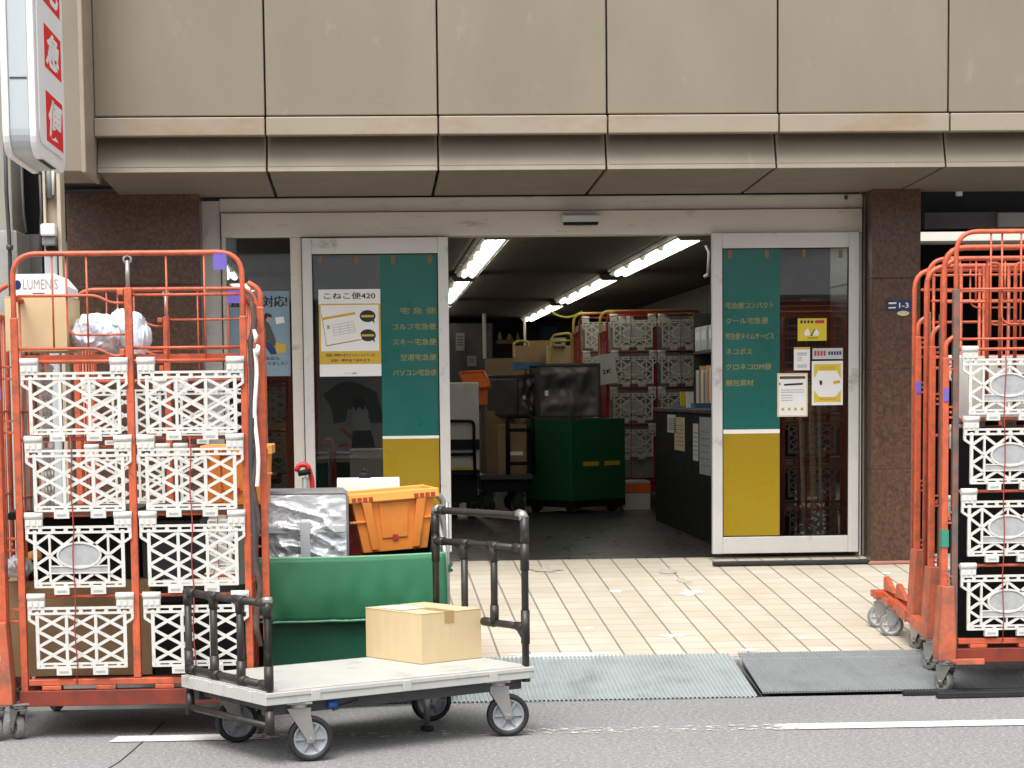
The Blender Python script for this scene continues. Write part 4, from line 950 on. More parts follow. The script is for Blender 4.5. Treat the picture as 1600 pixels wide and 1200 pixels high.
b = MB(); b.tube([(-.025,-.012,zt-.03), (.035,-.012,zt-.02)], .014, 9); b.build('collar', M['black'], t)
p = at(570, 745, 10.2); t = thing('reflected_head', 'reflected head built as small pink ornament with a round black top behind the white box', 'dummy', (p.x, 10.2, p.z-.03))  # passer-by reflected in the door glass, built as a solid shape
b = MB(); b.lathe([(0,-.08),(.03,-.08),(.03,0),(.024,.012),(0,.016)], (0,0,0), 'z', 16); b.build('body', mat('reflected_pink', (.65,.36,.33), .5), t)
b = MB(); b.lathe([(0,.017),(.02,.018),(.032,.03),(.03,.045),(.018,.052),(0,.053)], (0,0,0), 'z', 16); b.lathe([(0,.053),(.014,.054),(.014,.066),(0,.07)], (0,0,0), 'z', 12); b.build('cap', M['black'], t)
# ================================================================ PROJECTING SIGN
Y0, Y1 = 9.3, 10.15; xs1 = PX(53, Y0, 130); xs0 = PX(4, Y0, 130); zb_ = PZ(238, Y0, 30)
t = thing('projecting_sign', 'tall white projecting sign with red squares on its face, left of the facade', 'sign', ((xs0+xs1)/2, Y0, zb_))
hw = (xs1-xs0)/2; D_ = Y1-Y0; Ht = 3.2
def rr(y0, y1, z0, z1, r, n=6):
    pts = []
    for cx, cz, a0 in ((y0+r, z0+r, 180), (y1-r, z0+r, 270), (y1-r, z1-r, 0), (y0+r, z1-r, 90)):
        for k in range(n+1): a = R(a0+90*k/n); pts.append((cx+r*math.cos(a), cz+r*math.sin(a)))
    return pts
b = MB(); b.prism(rr(0, D_, 0, Ht, .10), -hw+.025, hw-.025, axis='x'); b.build('sign_body', M['signgrey'], t, .004)
for s, nm in ((1, 'face'), (-1, 'face')):
    b = MB(); b.prism(rr(-.012, D_+.012, -.012, Ht+.012, .11), *sorted((s*(hw-.024), s*(hw+.006))), axis='x'); b.build('sign_frame', M['signwhite'], t, .008)
    b = MB(); b.prism(rr(.05, D_-.04, .05, Ht-.05, .07), *sorted((s*(hw+.0065), s*(hw+.014))), axis='x'); b.build('sign_face', M['signwhite'], t, .003)
b = MB(); zj = PZ(121, Y0, 30)-zb_; b.box(-hw+.03, hw-.03, -.003, -.0005, zj-.004, zj+.003)
for x in (-.05, .05):
    for dz in (.012, -.022): b.tube([(x, -.006, zj+dz), (x, 0, zj+dz)], .006, 8)
b.build('panel_joint', M['dkgrey'], t)
b = MB(); b.box(hw-.02, hw+.004, .16, .56, -.0135, -.0125); b.build('drain_slot', M['black'], t)
Mx = Matrix.Rotation(R(90), 4, 'Z')           # lettering of the street face: +x text -> +y
ya, yb = .23, .73; 
def zat(py, y): return PZ(py, Y0+y, 80)-zb_
for top, bot, ch in ((43, 103, '急'), (148, 219, '便'), (-72, 0, '宅')):
    z1_, z0_ = zat(top-8, ya), zat(bot-0, ya)
    b = MB(); b.box(hw+.0142, hw+.0152, ya, yb, z0_, z1_); o = b.build('red_square', M['signred'], t)
    b = MB(); vs, fs = text_geo(ch, 1.0, .03); x0 = min(v.x for v in vs); x1 = max(v.x for v in vs); y0_ = min(v.y for v in vs); y1_ = max(v.y for v in vs); wq, hq = (yb-ya)*.82, (z1_-z0_)*.82
    for q_ in range(2):
        b.add([Vector((hw+.0158+q_*.0002, ya+.045+q_*.006-.004+(v.x-x0)/(x1-x0)*wq+.07*(v.y-y0_)/(y1_-y0_)-.02, z0_+(z1_-z0_)*.09+(v.y-y0_)/(y1_-y0_)*hq+(0,.003)[q_])) for v in vs], fs)
    b.build('lettering', M['signwhite'], o)
# post carrying the sign
Yp = 11.3; t = thing('sign_post', 'rusty cream steel post under the projecting sign', 'post', (PX(82, Yp, 350), Yp, ground(Yp))); g = ground(Yp)
q = lambda px: PX(px, Yp, 350)-PX(82, Yp, 350)
zz = lambda py: PZ(py, Yp, 82)-g
b = MB(); b.box(q(70), q(74), -.04, .10, 0, zz(255)); b.box(q(92), q(98), -.05, .10, 0, zz(255)); b.box(q(74)+.0005, q(92)-.0005, .02, .04, 0, zz(255)); b.build('steel_post', M['rust'], t, .003)
b = MB(); b.tube([(q(84), -.01, zz(305)), (q(85), -.01, zz(255))], .012, 8); b.tube([(q(79), -.01, zz(310)), (q(79), -.01, zz(255))], .02, 8, 1); b.build('cable_conduit', [M['paper'], M['grey']], t)
b = MB(); b.box(q(68), q(91), -.12, -.02, zz(371), zz(352)); b.box(q(69), q(90), -.10, -.02, zz(386), zz(371)-.002, 1); b.box(q(73), q(90), -.08, -.02, zz(393), zz(387), 2); b.box(q(70), q(90), -.06, -.02, 0, zz(394), 3); b.build('switch_box', [M['paper'], M['grey'], M['black'], M['signgrey']], t, .012)
# neighbouring wall, column and cables in the gap
t = thing('neighbour_wall', 'weathered grey wall and column of the next house beside the dark gap', 'wall', (PX(0, 12.6), 12.6, .3))
ox = PX(0, 12.6)
b = MB(); b.box(PX(-200,12.6)-ox, PX(34,12.6)-ox, .0, .5, 0, PZ(360,12.6,20)-.3); b.build('low_wall', M['concrete'], t, .006)
b = MB(); b.box(PX(-200,12.9)-ox, PX(28,12.9)-ox, .31, .8, 0, 4.5); b.build('column', mat('grey_beige_render', (.30,.28,.24), .8, 0, .1, 3), t, .01)
b = MB(); b.box(PX(34,13.3)-ox, PX(72,13.3)-ox, .7, .8, 0, PZ(366,13.3,50)-.3); b.box(PX(98,13.3)-ox, PX(114,13.3)-ox, .7, .8, 0, PZ(378,13.3,106)-.3); b.build('grey_panel', M['grey'], t)
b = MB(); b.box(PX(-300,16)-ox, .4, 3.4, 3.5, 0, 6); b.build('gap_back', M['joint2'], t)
b = MB()
for pts, r_ in (([(7,180),(10,300),(15,385),(18,500)], .012), ([(33,255),(37,330),(41,363)], .008), ([(62,265),(65,330),(62,400)], .009)):
    b.tube([at(x, y, 12.55)-Vector((ox, 12.6, .3)) for x, y in pts], r_, 8)
b.tube([at(15, 383, 12.53)-Vector((ox,12.6,.3)), at(15, 390, 12.53)-Vector((ox,12.6,.3))], .02, 8); b.build('cable', M['dkgrey'], t)

# ================================================================ POSTERS AND PLATES
def sheet(name, label, cat, x0, y0, x1, y1, Y, m='paper', group=None):
    a, c, z0, z1 = rect(x0, y0, x1, y1, Y); t = thing(name, label, cat, ((a+c)/2, Y, z0), 0, group)
    b = MB(); b.box(-(c-a)/2, (c-a)/2, 0, .0015, 0, z1-z0); b.build('sheet', M[m], t)
    return t, c-a, z1-z0
YG = YD-.037                                     # just in front of the panes
def U(w_, h_):                                   # fractions (left, top) of the sheet -> local x, z
    return (lambda u: -w_/2+u*w_), (lambda v: h_*(1-v))
t, w_, h_ = sheet('door_poster', 'white and yellow poster headed with 420 on the left sliding door', 'poster', 498.5, 452, 595, 588, YG); X_, Z_ = U(w_, h_)
b = MB(); b.box(X_(0), X_(.03), -.0008, 0, Z_(.86), Z_(.17)); b.box(X_(.97), X_(1), -.0008, 0, Z_(.86), Z_(.17)); b.box(X_(0), X_(1), -.001, 0, Z_(.86), Z_(.71)); b.box(X_(.03), X_(.97), -.0008, 0, Z_(.18), Z_(.165)); b.build('yellow_print', M['mustard'], t)
b = MB(); put_text(b, 'こねこ便420', X_(.09), -.0012, Z_(.075), w_*.83, h_*.075, .02); b.build('lettering', M['ink'], t); b = MB(); put_text(b, '気軽に荷物を送りたい人にもよろこば', X_(.10), -.0016, Z_(.755), w_*.80, h_*.035, .02); b.build('lettering', M['ink'], t); b = MB(); put_text(b, '全国一律料金で送れます', X_(.18), -.0016, Z_(.815), w_*.64, h_*.035, .02); b.build('lettering', M['ink'], t); b = MB(); put_text(b, 'ヤマト運輸', X_(.40), -.0012, Z_(.965), w_*.2, h_*.018); b.build('lettering', M['ink'], t)
b = MB(); P = [(.05,.27),(.57,.21),(.69,.57),(.12,.64)]; Q = [(X_(u), Z_(v)) for u, v in P]; b.prism([(x-.003, z-.007) for x, z in Q], -.0010, -.0004); b.build('envelope_edge', M['card2'], t)
b = MB(); b.prism(Q, -.0016, -.0011); b.build('envelope_print', M['white'], t)
def lerpq(u, v): 
    a = Vector(Q[0]).lerp(Vector(Q[1]), u); c = Vector(Q[3]).lerp(Vector(Q[2]), u); return tuple(a.lerp(c, v))
b = MB(); b.prism([lerpq(0,.14), lerpq(1,.14), lerpq(1,.22), lerpq(0,.22)], -.0022, -.0017); b.build('envelope_band', M['mustard'], t)
b = MB()
for v in (.42, .5, .58, .66, .74): b.prism([lerpq(.25,v), lerpq(.88,v), lerpq(.88,v+.012), lerpq(.25,v+.012)], -.0022, -.0017)
for u in (.25, .45, .7, .88): b.prism([lerpq(u,.42), lerpq(u+.008,.42), lerpq(u+.008,.75), lerpq(u,.75)], -.0023, -.00175)
b.prism([lerpq(.09,.4), lerpq(.17,.4), lerpq(.17,.52), lerpq(.09,.52)], -.0022, -.0017); b.build('envelope_form', M['greyink'], t)
for cv in (.31, .53):
    b = MB(); pts = [(X_(.79+.13*math.cos(k*.393)*1.0), Z_(cv)+h_*.07*math.sin(k*.393)) for k in range(16)]; b.prism(pts, -.0012, -.0004); b.prism([(X_(.86), Z_(cv+.05)), (X_(.90), Z_(cv+.045)), (X_(.90), Z_(cv+.085))], -.00115, -.0004); bb = b.build('speech_badge', M['ink'], t)
    b = MB(); b.box(X_(.69), X_(.89), -.0016, -.00125, Z_(cv+.012), Z_(cv-.012)); b.build('badge_line', M['mustard'], t)
# blue poster in the side window
t, w_, h_ = sheet('window_poster', 'pale blue poster of a stooping courier in the narrow side window', 'poster', 358, 455, 453, 588, YD+.025, 'sky_blue'); X_, Z_ = U(w_, h_)
b = MB(); put_text(b, '置き配対応!', X_(.03), -.0012, Z_(.12), w_*.93, h_*.13, .03, shear=.0); b.build('lettering', M['ink'], t); b = MB(); put_text(b, '購入商品も', X_(.40), -.0012, Z_(.79), w_*.42, h_*.04, .03); b.build('lettering', M['ink'], t); b = MB(); put_text(b, '対象になりました！', X_(.32), -.0012, Z_(.85), w_*.62, h_*.042, .03); b.build('lettering', M['ink'], t)
def poly(m, pts, y0=-.0012, nm='print'): b = MB(); b.prism([(X_(u), Z_(v)) for u, v in pts], y0-.0005, y0); return b.build(nm, M[m], t)
M['uniform'] = mat('drab_green_print', (.055,.075,.055), .6); M['skin'] = mat('skin_print', (.42,.30,.23), .6)
poly('uniform', [(.48,.35),(.58,.32),(.66,.38),(.74,.52),(.78,.62),(.70,.66),(.64,.58),(.52,.60),(.46,.52),(.44,.42)], nm='jacket'); poly('navy', [(.47,.60),(.62,.58),(.74,.66),(.78,.74),(.68,.745),(.60,.66),(.52,.73),(.44,.73)], -.0018, 'trousers'); poly('skin', [(.60,.30),(.66,.29),(.70,.33),(.67,.375),(.62,.36)], -.0018, 'face'); poly('ink', [(.56,.29),(.62,.255),(.70,.275),(.71,.31),(.64,.30),(.60,.34)], -.0024, 'cap'); poly('mustard', [(.76,.60),(.94,.63),(.92,.72),(.78,.74)], -.0018, 'parcel'); poly('white', [(.76,.31),(.90,.30),(.92,.37),(.78,.39)], -.0012, 'bubble')
# street reflection in the left door, painted on a flat sheet: person with umbrella
t, w_, h_ = sheet('reflection_sheet', 'grey sheet painted with the reflection of an umbrella holder, behind the left door', 'poster', 497, 590, 600, 705, 13.9, 'dimgrey') if M.setdefault('dimgrey', mat('dim_grey_print', (.24,.235,.225), .6)) else None; X_, Z_ = U(w_, h_)
poly('dkgrey', [(.08,.22),(.32,.08),(.46,.05),(.62,.08),(.90,.20),(.92,.32),(.99,.52),(.98,.62),(.80,.62),(.72,.45),(.45,.42),(.42,.60),(.24,.62),(.20,.40)], nm='umbrella'); poly('greyink', [(.52,.42),(.60,.34),(.66,.44),(.70,.36),(.76,.46),(.78,.72),(.52,.72)], -.0018, 'shirt'); poly('ink', [(.52,.72),(.80,.72),(.86,.95),(.50,.96)], -.0018, 'skirt'); poly('ink', [(.54,.30),(.66,.27),(.72,.34),(.70,.44),(.62,.40),(.56,.46)], -.0024, 'hair'); poly('redink', [(.30,.68),(.36,.68),(.52,.80),(.52,.86)], -.0012, 'red_stroke'); poly('redink', [(.30,.90),(.42,.88),(.50,.92),(.30,.94)], -.0012, 'red_stroke')
# small notices on the right door
t, w_, h_ = sheet('notice', 'small yellow notice with red corner, uppermost on the right sliding door', 'notice', 1246.5, 497.5, 1291.5, 532.5, YG, 'yellow'); X_, Z_ = U(w_, h_)
for k in range(4): poly('ink', [(.09+.12*k,.08+.02*(k%2)),(.17+.12*k,.09),(.16+.12*k,.22),(.09+.12*k,.21)], nm='printed_mark')
poly('redink', [(.60,.08),(.92,.08),(.92,.22),(.60,.22)], nm='red_mark'); poly('white', [(.22,.62),(.34,.42),(.42,.62),(.44,.76),(.24,.78)], nm='pictogram'); poly('white', [(.52,.60),(.62,.44),(.74,.62),(.72,.78),(.54,.76)], nm='pictogram'); poly('ink', [(.44,.76),(.60,.46),(.62,.48),(.47,.80)], -.0019, 'pictogram'); poly('ink', [(.34,.86),(.70,.86),(.70,.89),(.34,.89)], nm='printed_line')
t, w_, h_ = sheet('notice', 'narrow white slip with ochre top edge, left of the red and blue strip', 'notice', 1240.5, 542.5, 1265.5, 578.5, YG); X_, Z_ = U(w_, h_)
poly('mustard', [(0,0),(1,0),(1,.09),(0,.09)], nm='top_edge')
for v in (.24, .32, .44, .54, .76, .84): poly('greyink', [(.2,v),(.8-.3*(.4<v<.6),v),(.8-.3*(.4<v<.6),v+.035),(.2,v+.035)], nm='printed_line')
t, w_, h_ = sheet('notice', 'grey strip with red and blue printing on the right sliding door', 'notice', 1269.5, 544, 1317, 561, YG, 'ltgrey'); X_, Z_ = U(w_, h_)
for k in range(4): poly('redink', [(.06+.1*k,.25),(.13+.1*k,.22),(.13+.1*k,.68),(.06+.1*k,.70)], nm='red_mark')
for k in range(5): poly('navy', [(.52+.09*k,.30),(.585+.09*k,.30),(.585+.09*k,.62),(.52+.09*k,.62)], nm='blue_mark')
t, w_, h_ = sheet('notice', 'white notice with yellow arcs under the red and blue strip', 'notice', 1268.5, 564, 1317, 633, YG); X_, Z_ = U(w_, h_)
poly('yellow', [(.07,.07),(.93,.07),(.93,.40),(.80,.22),(.2,.22),(.07,.40)], nm='yellow_arc'); poly('yellow', [(.07,.66),(.22,.80),(.5,.85),(.78,.80),(.93,.66),(.93,.93),(.07,.93)], nm='yellow_arc'); poly('mustard', [(.68,.46),(.90,.44),(.92,.50),(.70,.53)], nm='ochre_mark'); poly('ink', [(.24,.44),(.33,.44),(.33,.54),(.26,.54)], nm='printed_mark')
for k, v in enumerate((.13, .17, .82, .86)): poly('mustard', [(.24,v),(.76,v),(.76,v+.025),(.24,v+.025)], -.0018, 'printed_line')
t, w_, h_ = sheet('notice', 'cream edged white notice with a brown heading overlapping the green band', 'notice', 1214.5, 583, 1262, 651, YG-.004, 'cream_paper') if M.setdefault('cream_paper', mat('cream_paper', (.66,.55,.34), .7)) else None; X_, Z_ = U(w_, h_)
poly('paper', [(.05,.035),(.95,.035),(.95,.965),(.05,.965)], -.0004, 'white_field'); poly('brownink', [(.08,.07),(.92,.07),(.92,.135),(.08,.135)], nm='heading') if M.setdefault('brownink', mat('brown_ink', (.10,.055,.025), .6)) else None; poly('ink', [(.06,.21),(.12,.245),(.06,.28)], nm='pointer'); poly('ink', [(.22,.245),(.84,.225),(.84,.27),(.22,.29)], nm='printed_line')
for v in (.38, .43, .50, .56, .62): poly('greyink', [(.12,v),(.88 if v<.5 else .5,v),(.88 if v<.5 else .5,v+.015),(.12,v+.015)], nm='printed_line')
for k in range(4): poly('mustard', [(.14+.21*k,.80),(.22+.21*k,.79),(.23+.21*k,.86),(.13+.21*k,.86)], nm='small_icon')
# address plate on the pier
t, w_, h_ = sheet('address_plate', 'navy blue address plate on the right granite pier', 'plate', 1386, 469, 1424, 485, 12.99, 'navy'); X_, Z_ = U(w_, h_)
poly('white', [(.06,.22),(.38,.20),(.38,.36),(.06,.38)], nm='printed_line'); poly('white', [(.06,.68),(.36,.66),(.36,.78),(.06,.80)], nm='printed_line')
b = MB(); put_text(b, '1-3', X_(.50), -.0013, Z_(.5), w_*.38, h_*.5, .02); b.build('lettering', M['white'], t)
p = at(1411, 489.5, 12.99); t = thing('oval_plate', 'small cream oval plate under the navy address plate', 'plate', p); b = MB(); b.prism([(.038*math.cos(k*.314), .016*math.sin(k*.314)) for k in range(20)], -.004, .004); b.build('plate', M['cream'], t, .001)
# ================================================================ THINGS INSIDE THE DEPOT
ZF = .366
def floor_Y(py, px=800, z=ZF):
    Y = 15.0
    for _ in range(60): Y += (at(px, py, Y).z-z)*6
    return Y
def inbox(name, label, cat, x0, y0, x1, y1, Y, depth, m, rz=0, lid=False, group=None, bev=.006):
    a, c, z0, z1 = rect(x0, y0, x1, y1, Y); t = thing(name, label, cat, ((a+c)/2, Y, z0), rz, group); h = (c-a)/2; H = z1-z0
    b = MB(); b.box(-h, h, 0, depth, 0, H-.004); b.box(-h-.002, h+.002, -.002, depth+.002, H-.004, H); b.build('carton' if 'box' in name else 'body', M[m], t, bev)
    return t, h, H
# green vinyl cart with two insulated bags
Yc = 18.4; p = at(893, 800, Yc); pz = ZF
gx = PX(893, Yc, 720); zt = PZ(655, Yc, 893); zbm = PZ(783, Yc, 893)
t = thing('vinyl_cart', 'dark green vinyl cart with two yellow strips inside the doorway', 'cart', (gx, Yc, pz), R(38))
wr, wl = .66, .60; z0, z1 = zbm-pz, zt-pz
b = MB(); b.box(0, wr, 0, .012, z0, z1); b.box(0, .012, .013, wl, z0, z1); b.box(wr-.012, wr, .013, wl, z0, z1); b.box(.013, wr-.013, wl-.012, wl, z0, z1); b.box(.013, wr-.013, .013, wl-.013, z0, z0+.012); b.build('tub', M['cloth_in'], t, .01)
for x in (.14, .40): b = MB(); b.box(x, x+.19, -.004, -.001, z0+(z1-z0)*.42, z0+(z1-z0)*.475); b.build('yellow_strip', M['mustard'], t)
b = MB(); b.box(.0, wr, .0, wl, z0-.06, z0-.001); b.build('base', M['black'], t, .005)
for x, y in ((.08, .06), (wr-.08, .06), (.08, wl-.08), (wr-.08, wl-.08)): caster(t, x, y, .3, r=.055, h=z0-.062, wd=.035, rim='dkgrey', tyre='rubber', plate='dkgrey')
def soft_bag(label, x0, y0, x1, y1, Y, depth, rz, seed):
    a, c, z0, z1 = rect(x0, y0, x1, y1, Y); t = thing('insulated_bag', label, 'bag', ((a+c)/2, Y, z0), rz); h = (c-a)/2; H = z1-z0
    def f(u, v):
        e = min(1, min(u, 1-u)*8)*min(1, min(v, 1-v)*8); return (-h+2*h*u, -.01+e*(noise.noise(Vector((u*3+seed, v*3, seed)))*.05+noise.noise(Vector((u*8, v*6+seed, 1)))*.018), H*v)
    cloth_sheet(f, 36, 28, .006).build('front', M['insul'], t)
    b = MB(); b.box(-h+.004, h-.004, .02, depth, 0, H-.008); b.build('body', M['insul'], t, .02)
    b = MB(); b.tube(rpath([(-h,-.01,0), (-h,-.01,H), (h,-.01,H), (h,-.01,0)], .02), .012, 7); b.box(-h-.01, h+.01, -.02, depth, H-.004, H+.018); b.build('piping', M['dkgrey'], t, .006)
    b = MB(); b.box(-h+.05, -h+.08, -.035, -.03, H*.42, H*.52); b.build('label_patch', M['paper'], t)
    return t
soft_bag('large grey insulated bag on the green vinyl cart', 841, 571, 937, 652, 18.75, .5, R(6), 1)
soft_bag('grey insulated bag left of the larger one on the vinyl cart', 803, 588, 842, 650, 18.95, .5, R(30), 4)
t, h, H = inbox('folded_sheet', 'blue folded sheet on top of the left insulated bag', 'sheet', 803, 566, 851, 577, 19.1, .3, 'blue_lid')
# cardboard boxes and trolleys at left
inbox('cardboard_box', 'tall tan box behind the orange stand in the depot', 'box', 757, 560, 802, 660, 20.0, .4, 'card2', R(-20))
inbox('cardboard_box', 'tan box below the tall one, on the black hand trolley', 'box', 748, 642, 805, 752, 19.2, .4, 'card2', R(-12))
inbox('cardboard_box', 'brown box on the black hand trolley beside the vinyl cart', 'box', 778, 664, 822, 750, 18.6, .4, 'card2', R(-6))
inbox('cardboard_box', 'brown box on the high rack at the back, right of the yellow rails', 'box', 826, 532, 862, 574, 23.5, .4, 'card2')
inbox('cardboard_box', 'brown box on the high rack at the back, under the yellow rails', 'box', 858, 540, 894, 580, 23.0, .4, 'card')
inbox('cardboard_box', 'flat tan box lying on the dark partition side pile', 'box', 765, 600, 800, 632, 22.4, .4, 'card')
inbox('cardboard_box', 'brown box low in the pile behind the orange stand', 'box', 744, 660, 778, 700, 20.4, .4, 'card')
inbox('cardboard_box', 'dark brown box at the back beside the yellow rails, above the blue folded sheet', 'box', 806, 540, 828, 572, 22.2, .4, 'card2')
t, h, H = inbox('rack', 'low pale rack at the back of the depot carrying brown boxes', 'rack', 798, 575, 905, 700, 23.8, .6, 'inwall')
t = thing('rail_frame', 'yellow bent rail frame round the boxes at the back', 'frame', (PX(850, 22.8), 22.8, ZF)); b = MB(); q = lambda x, y: at(x, y, 22.8)-Vector((PX(850,22.8), 22.8, ZF))
b.tube(rpath([q(803,640), q(803,533), q(826,533), q(826,640)], .06), .014, 8); b.tube(rpath([q(860,640), q(862,524), q(893,520), q(895,640)], .06), .014, 8); b.tube([q(862,534), q(893,532)], .011, 8); b.build('rails', mat('yellow_rail', (.45,.36,.04), .5), t)
t = thing('orange_stand', 'orange stand with a slanted tray left of the cardboard boxes', 'stand', (PX(745, 18.8), 18.8, ZF)); q = lambda x, y: at(x, y, 18.8)-Vector((PX(745,18.8), 18.8, ZF))
a1, a2, a3, a4 = q(719,582), q(757,580), q(766,604), q(728,606); b = MB(); d = Vector((0,.12,.0)); b.add([a4, a3, a2+d, a1+d, a4+Vector((0,.01,-.02)), a3+Vector((0,.01,-.02)), a2+d+Vector((0,.01,-.02)), a1+d+Vector((0,.01,-.02))], [(0,1,2,3),(7,6,5,4),(0,4,5,1),(1,5,6,2),(2,6,7,3),(3,7,4,0)]); 
for p0, p1 in ((a4,a3),(a3,a2+d),(a2+d,a1+d),(a1+d,a4)): b.tube([p0, p1], .014, 6)
b.build('tray', M['orange_sign'], t)
b = MB(); x0, x1 = q(747,600).x, q(762,600).x; b.box(x0, x1, .03, .09, q(0,642).z, q(0,603).z); b.build('upright', M['orange_sign'], t, .004)
b = MB(); b.box((x0+x1)/2-.02, (x0+x1)/2+.02, .04, .08, .02, q(0,643).z); b.box((x0+x1)/2-.15, (x0+x1)/2+.15, -.1, .2, 0, .02); b.build('foot', M['dkgrey'], t)
t = thing('white_cart', 'white panelled cart with dark rails just inside the left door', 'cart', (PX(720, 18), 18.0, ZF)); q = lambda x, y: at(x, y, 18.0)-Vector((PX(720,18), 18.0, ZF)); b = MB(); x0, x1 = q(690,0).x, q(741,0).x
b.box(x0, x1, 0, .5, q(0,745).z, q(0,606).z); b.build('panel', M['refl'], t, .01)
b = MB(); b.tube(rpath([q(690,658)+Vector((0,-.03,0)), q(740,658)+Vector((0,-.03,0)), q(742,750)+Vector((0,-.03,0))], .04), .014, 8); b.box(x0, x1, -.02, -.001, q(0,712).z, q(0,696).z); b.box(x0, x1-.05, -.02, -.001, q(0,722).z, q(0,717).z); b.box(x0, x1, -.03, .52, q(0,752).z, q(0,746).z); b.build('rails', M['black'], t)
b = MB(); b.box(x0, x1-.05, -.035, -.03, q(0,744).z, q(0,740).z); b.build('yellow_edge', M['mustard'], t)
b = MB(); b.box(x0+.01, x1-.02, .02, .48, .135, q(0,753).z); b.build('base', M['black'], t, .005)  # black block put in for the darkness under the panel
for x, y in ((x0+.06,.06), (x1-.06,.06), (x0+.06,.44), (x1-.06,.44)): caster(t, x, y, .3, r=.055, h=.135, wd=.035, rim='dkgrey', tyre='rubber', plate='dkgrey')
t = thing('hand_trolley', 'black hand trolley carrying brown boxes left of the vinyl cart', 'trolley', (PX(785, 18.5), 18.5, ZF)); q = lambda x, y: at(x, y, 18.5)-Vector((PX(785,18.5), 18.5, ZF)); b = MB(); x0, x1 = q(740,0).x, q(826,0).x; zd = q(0,752).z
b.box(x0, x1, 0, .9, zd-.05, zd); b.build('deck', M['dkgrey'], t, .008)
b = MB(); b.tube(rpath([(x1-.22,-.0,zd), (x1-.22,.0,q(0,660).z), (x1,.0,q(0,660).z), (x1,.0,zd)], .05), .02, 8); b.tube([(x1-.22,0,q(0,682).z), (x1,0,q(0,682).z)], .016, 8); b.tube([(x1-.22,0,q(0,735).z), (x1,0,q(0,735).z)], .016, 8); b.build('end_rail', M['black'], t)
b = MB(); b.box(x1-.2, x1-.09, -.025, -.021, q(0,722).z, q(0,716).z); b.build('paper_tag', M['paper'], t)
b = MB(); b.box(x0+.03, x1-.03, .03, .87, .20, zd-.051); b.build('underframe', M['black'], t, .005)
for x, y in ((x0+.09,.08), (x1-.12,.08), (x0+.09,.8), (x1-.12,.8)): caster(t, x, y, 1.1, r=.075, h=.20, wd=.035, rim='dkgrey', tyre='rubber', plate='dkgrey')
# crimson cages with white panels
Yr = 20.0; zi = lambda py: PZ(py, Yr, 1020)-ZF
icm = [M['lattice'], M['emboss']]
def incage(label, px0, px1, top, rows, Y):
    zi = lambda py: PZ(py, Y, 1000)-ZF; x0 = PX(px0, Y, 600)
    t = roll_cage(label, (x0, Y, ZF), W=PX(px1, Y, 600)-x0, D=.7, H=zi(top), rows=tuple(zi(r_) for r_ in rows), rods=(), base=.2, mats=('crimson','crimson','crimson'), panels='emblem', group='crimson roll cages in the depot', bend=False, verticals=False, rear=False, outer=1.2, key='in', mat_l=[M['inlat'], M['inemb']])
    b = MB(); W = PX(px1, Y, 600)-x0; b.box(.02, W-.02, .05, .60, .24, zi(top)-.1); b.build('pale_load', mat('dim_load', (.40,.39,.33), .8), t, .01)
    b = MB(); b.tube(rpath([(.0,.62,.3), (.0,.62,zi(top)+.03), (W,.62,zi(top)+.03), (W,.62,.3)], .1), .014, 8); b.build('yellow_rail', bpy.data.materials['yellow_rail'], t)
    return t
incage('crimson roll cage with white embossed panels behind the green vinyl cart', 949, 1098, 487, (493, 550, 607, 664), Yr)
incage('crimson roll cage farther left, its edge showing beside the hung paper', 906, 1042, 490, (496, 550, 604, 658), 21.2)
t, w_, h_ = sheet('hung_paper', 'white paper sheet hung on the crimson cage', 'paper', 937, 553, 966, 600, Yr-.08); t.rotation_euler = (0, R(-9), 0); b = MB(); put_text(b, '2K', -w_*.25, -.0015, h_*.42, w_*.5, h_*.14, .04); b.build('lettering', M['ink'], t)
t, h, H = inbox('white_bin', 'white bin with an orange band on the floor beyond the vinyl cart', 'bin', 968, 752, 1016, 802, 19.0, .4, 'refl'); b = MB(); b.box(-h-.003, h+.003, -.004, -.001, H*.62, H*.94); b.build('orange_band', M['orange_sign'], t)
# counter with papers and the shelf above it
cx_ = 2.31; ya, yb = 14.4, 17.3; zc = PZ(637, 17.2, 1025)-ZF
t = thing('counter', 'black counter with papers stuck on its side, right of the doorway', 'counter', (cx_, ya, ZF)); b = MB(); b.box(.02, .9, .03, yb-ya, 0, zc-.03); b.build('cabinet', M['black'], t, .004); b = MB(); b.box(0, .92, 0, yb-ya+.02, zc-.03, zc); b.build('worktop', M['dkgrey'], t, .004)
t2 = t
for i, (px0, py0, px1, py1, mt) in enumerate([(1043,648,1056,676,'paper'), (1054,652,1070,704,'cream_paper'), (1083,662,1091,720,'paper'), (1093,652,1111,742,'ltgrey')]):
    # pasted on the side of the counter (plane x = const): depth from the pixel column
    Ys = [ (cx_-.0)*1.0 ]
    def Ycol(px):
        Y = 15.5
        for _ in range(60): Y += (at(px, 690, Y).x-(cx_+.018))*-5
        return Y
    yA, yB = Ycol(px1), Ycol(px0); zA, zB = PZ(py1, (yA+yB)/2, px0), PZ(py0, (yA+yB)/2, px0)
    t = thing('counter_notice', ['small white paper on the far end of the black counter side','cream slip hanging beside the small white paper on the counter','narrow white slip in the middle of the counter side','large grey printed sheet on the counter side nearest the door'][i], 'paper', (cx_+.0185, (yA+yB)/2, zA)); b = MB(); hh = (yB-yA)/2; b.box(-.0015, 0, -hh, hh, 0, zB-zA); b.build('sheet', M[mt], t)
    b = MB(); n = 6
    for k in range(n): z = (zB-zA)*(.15+.7*k/n); b.box(-.0024, -.0017, -hh*.8, hh*.7, z, z+.008)
    b.build('printed_line', M['greyink'], t)
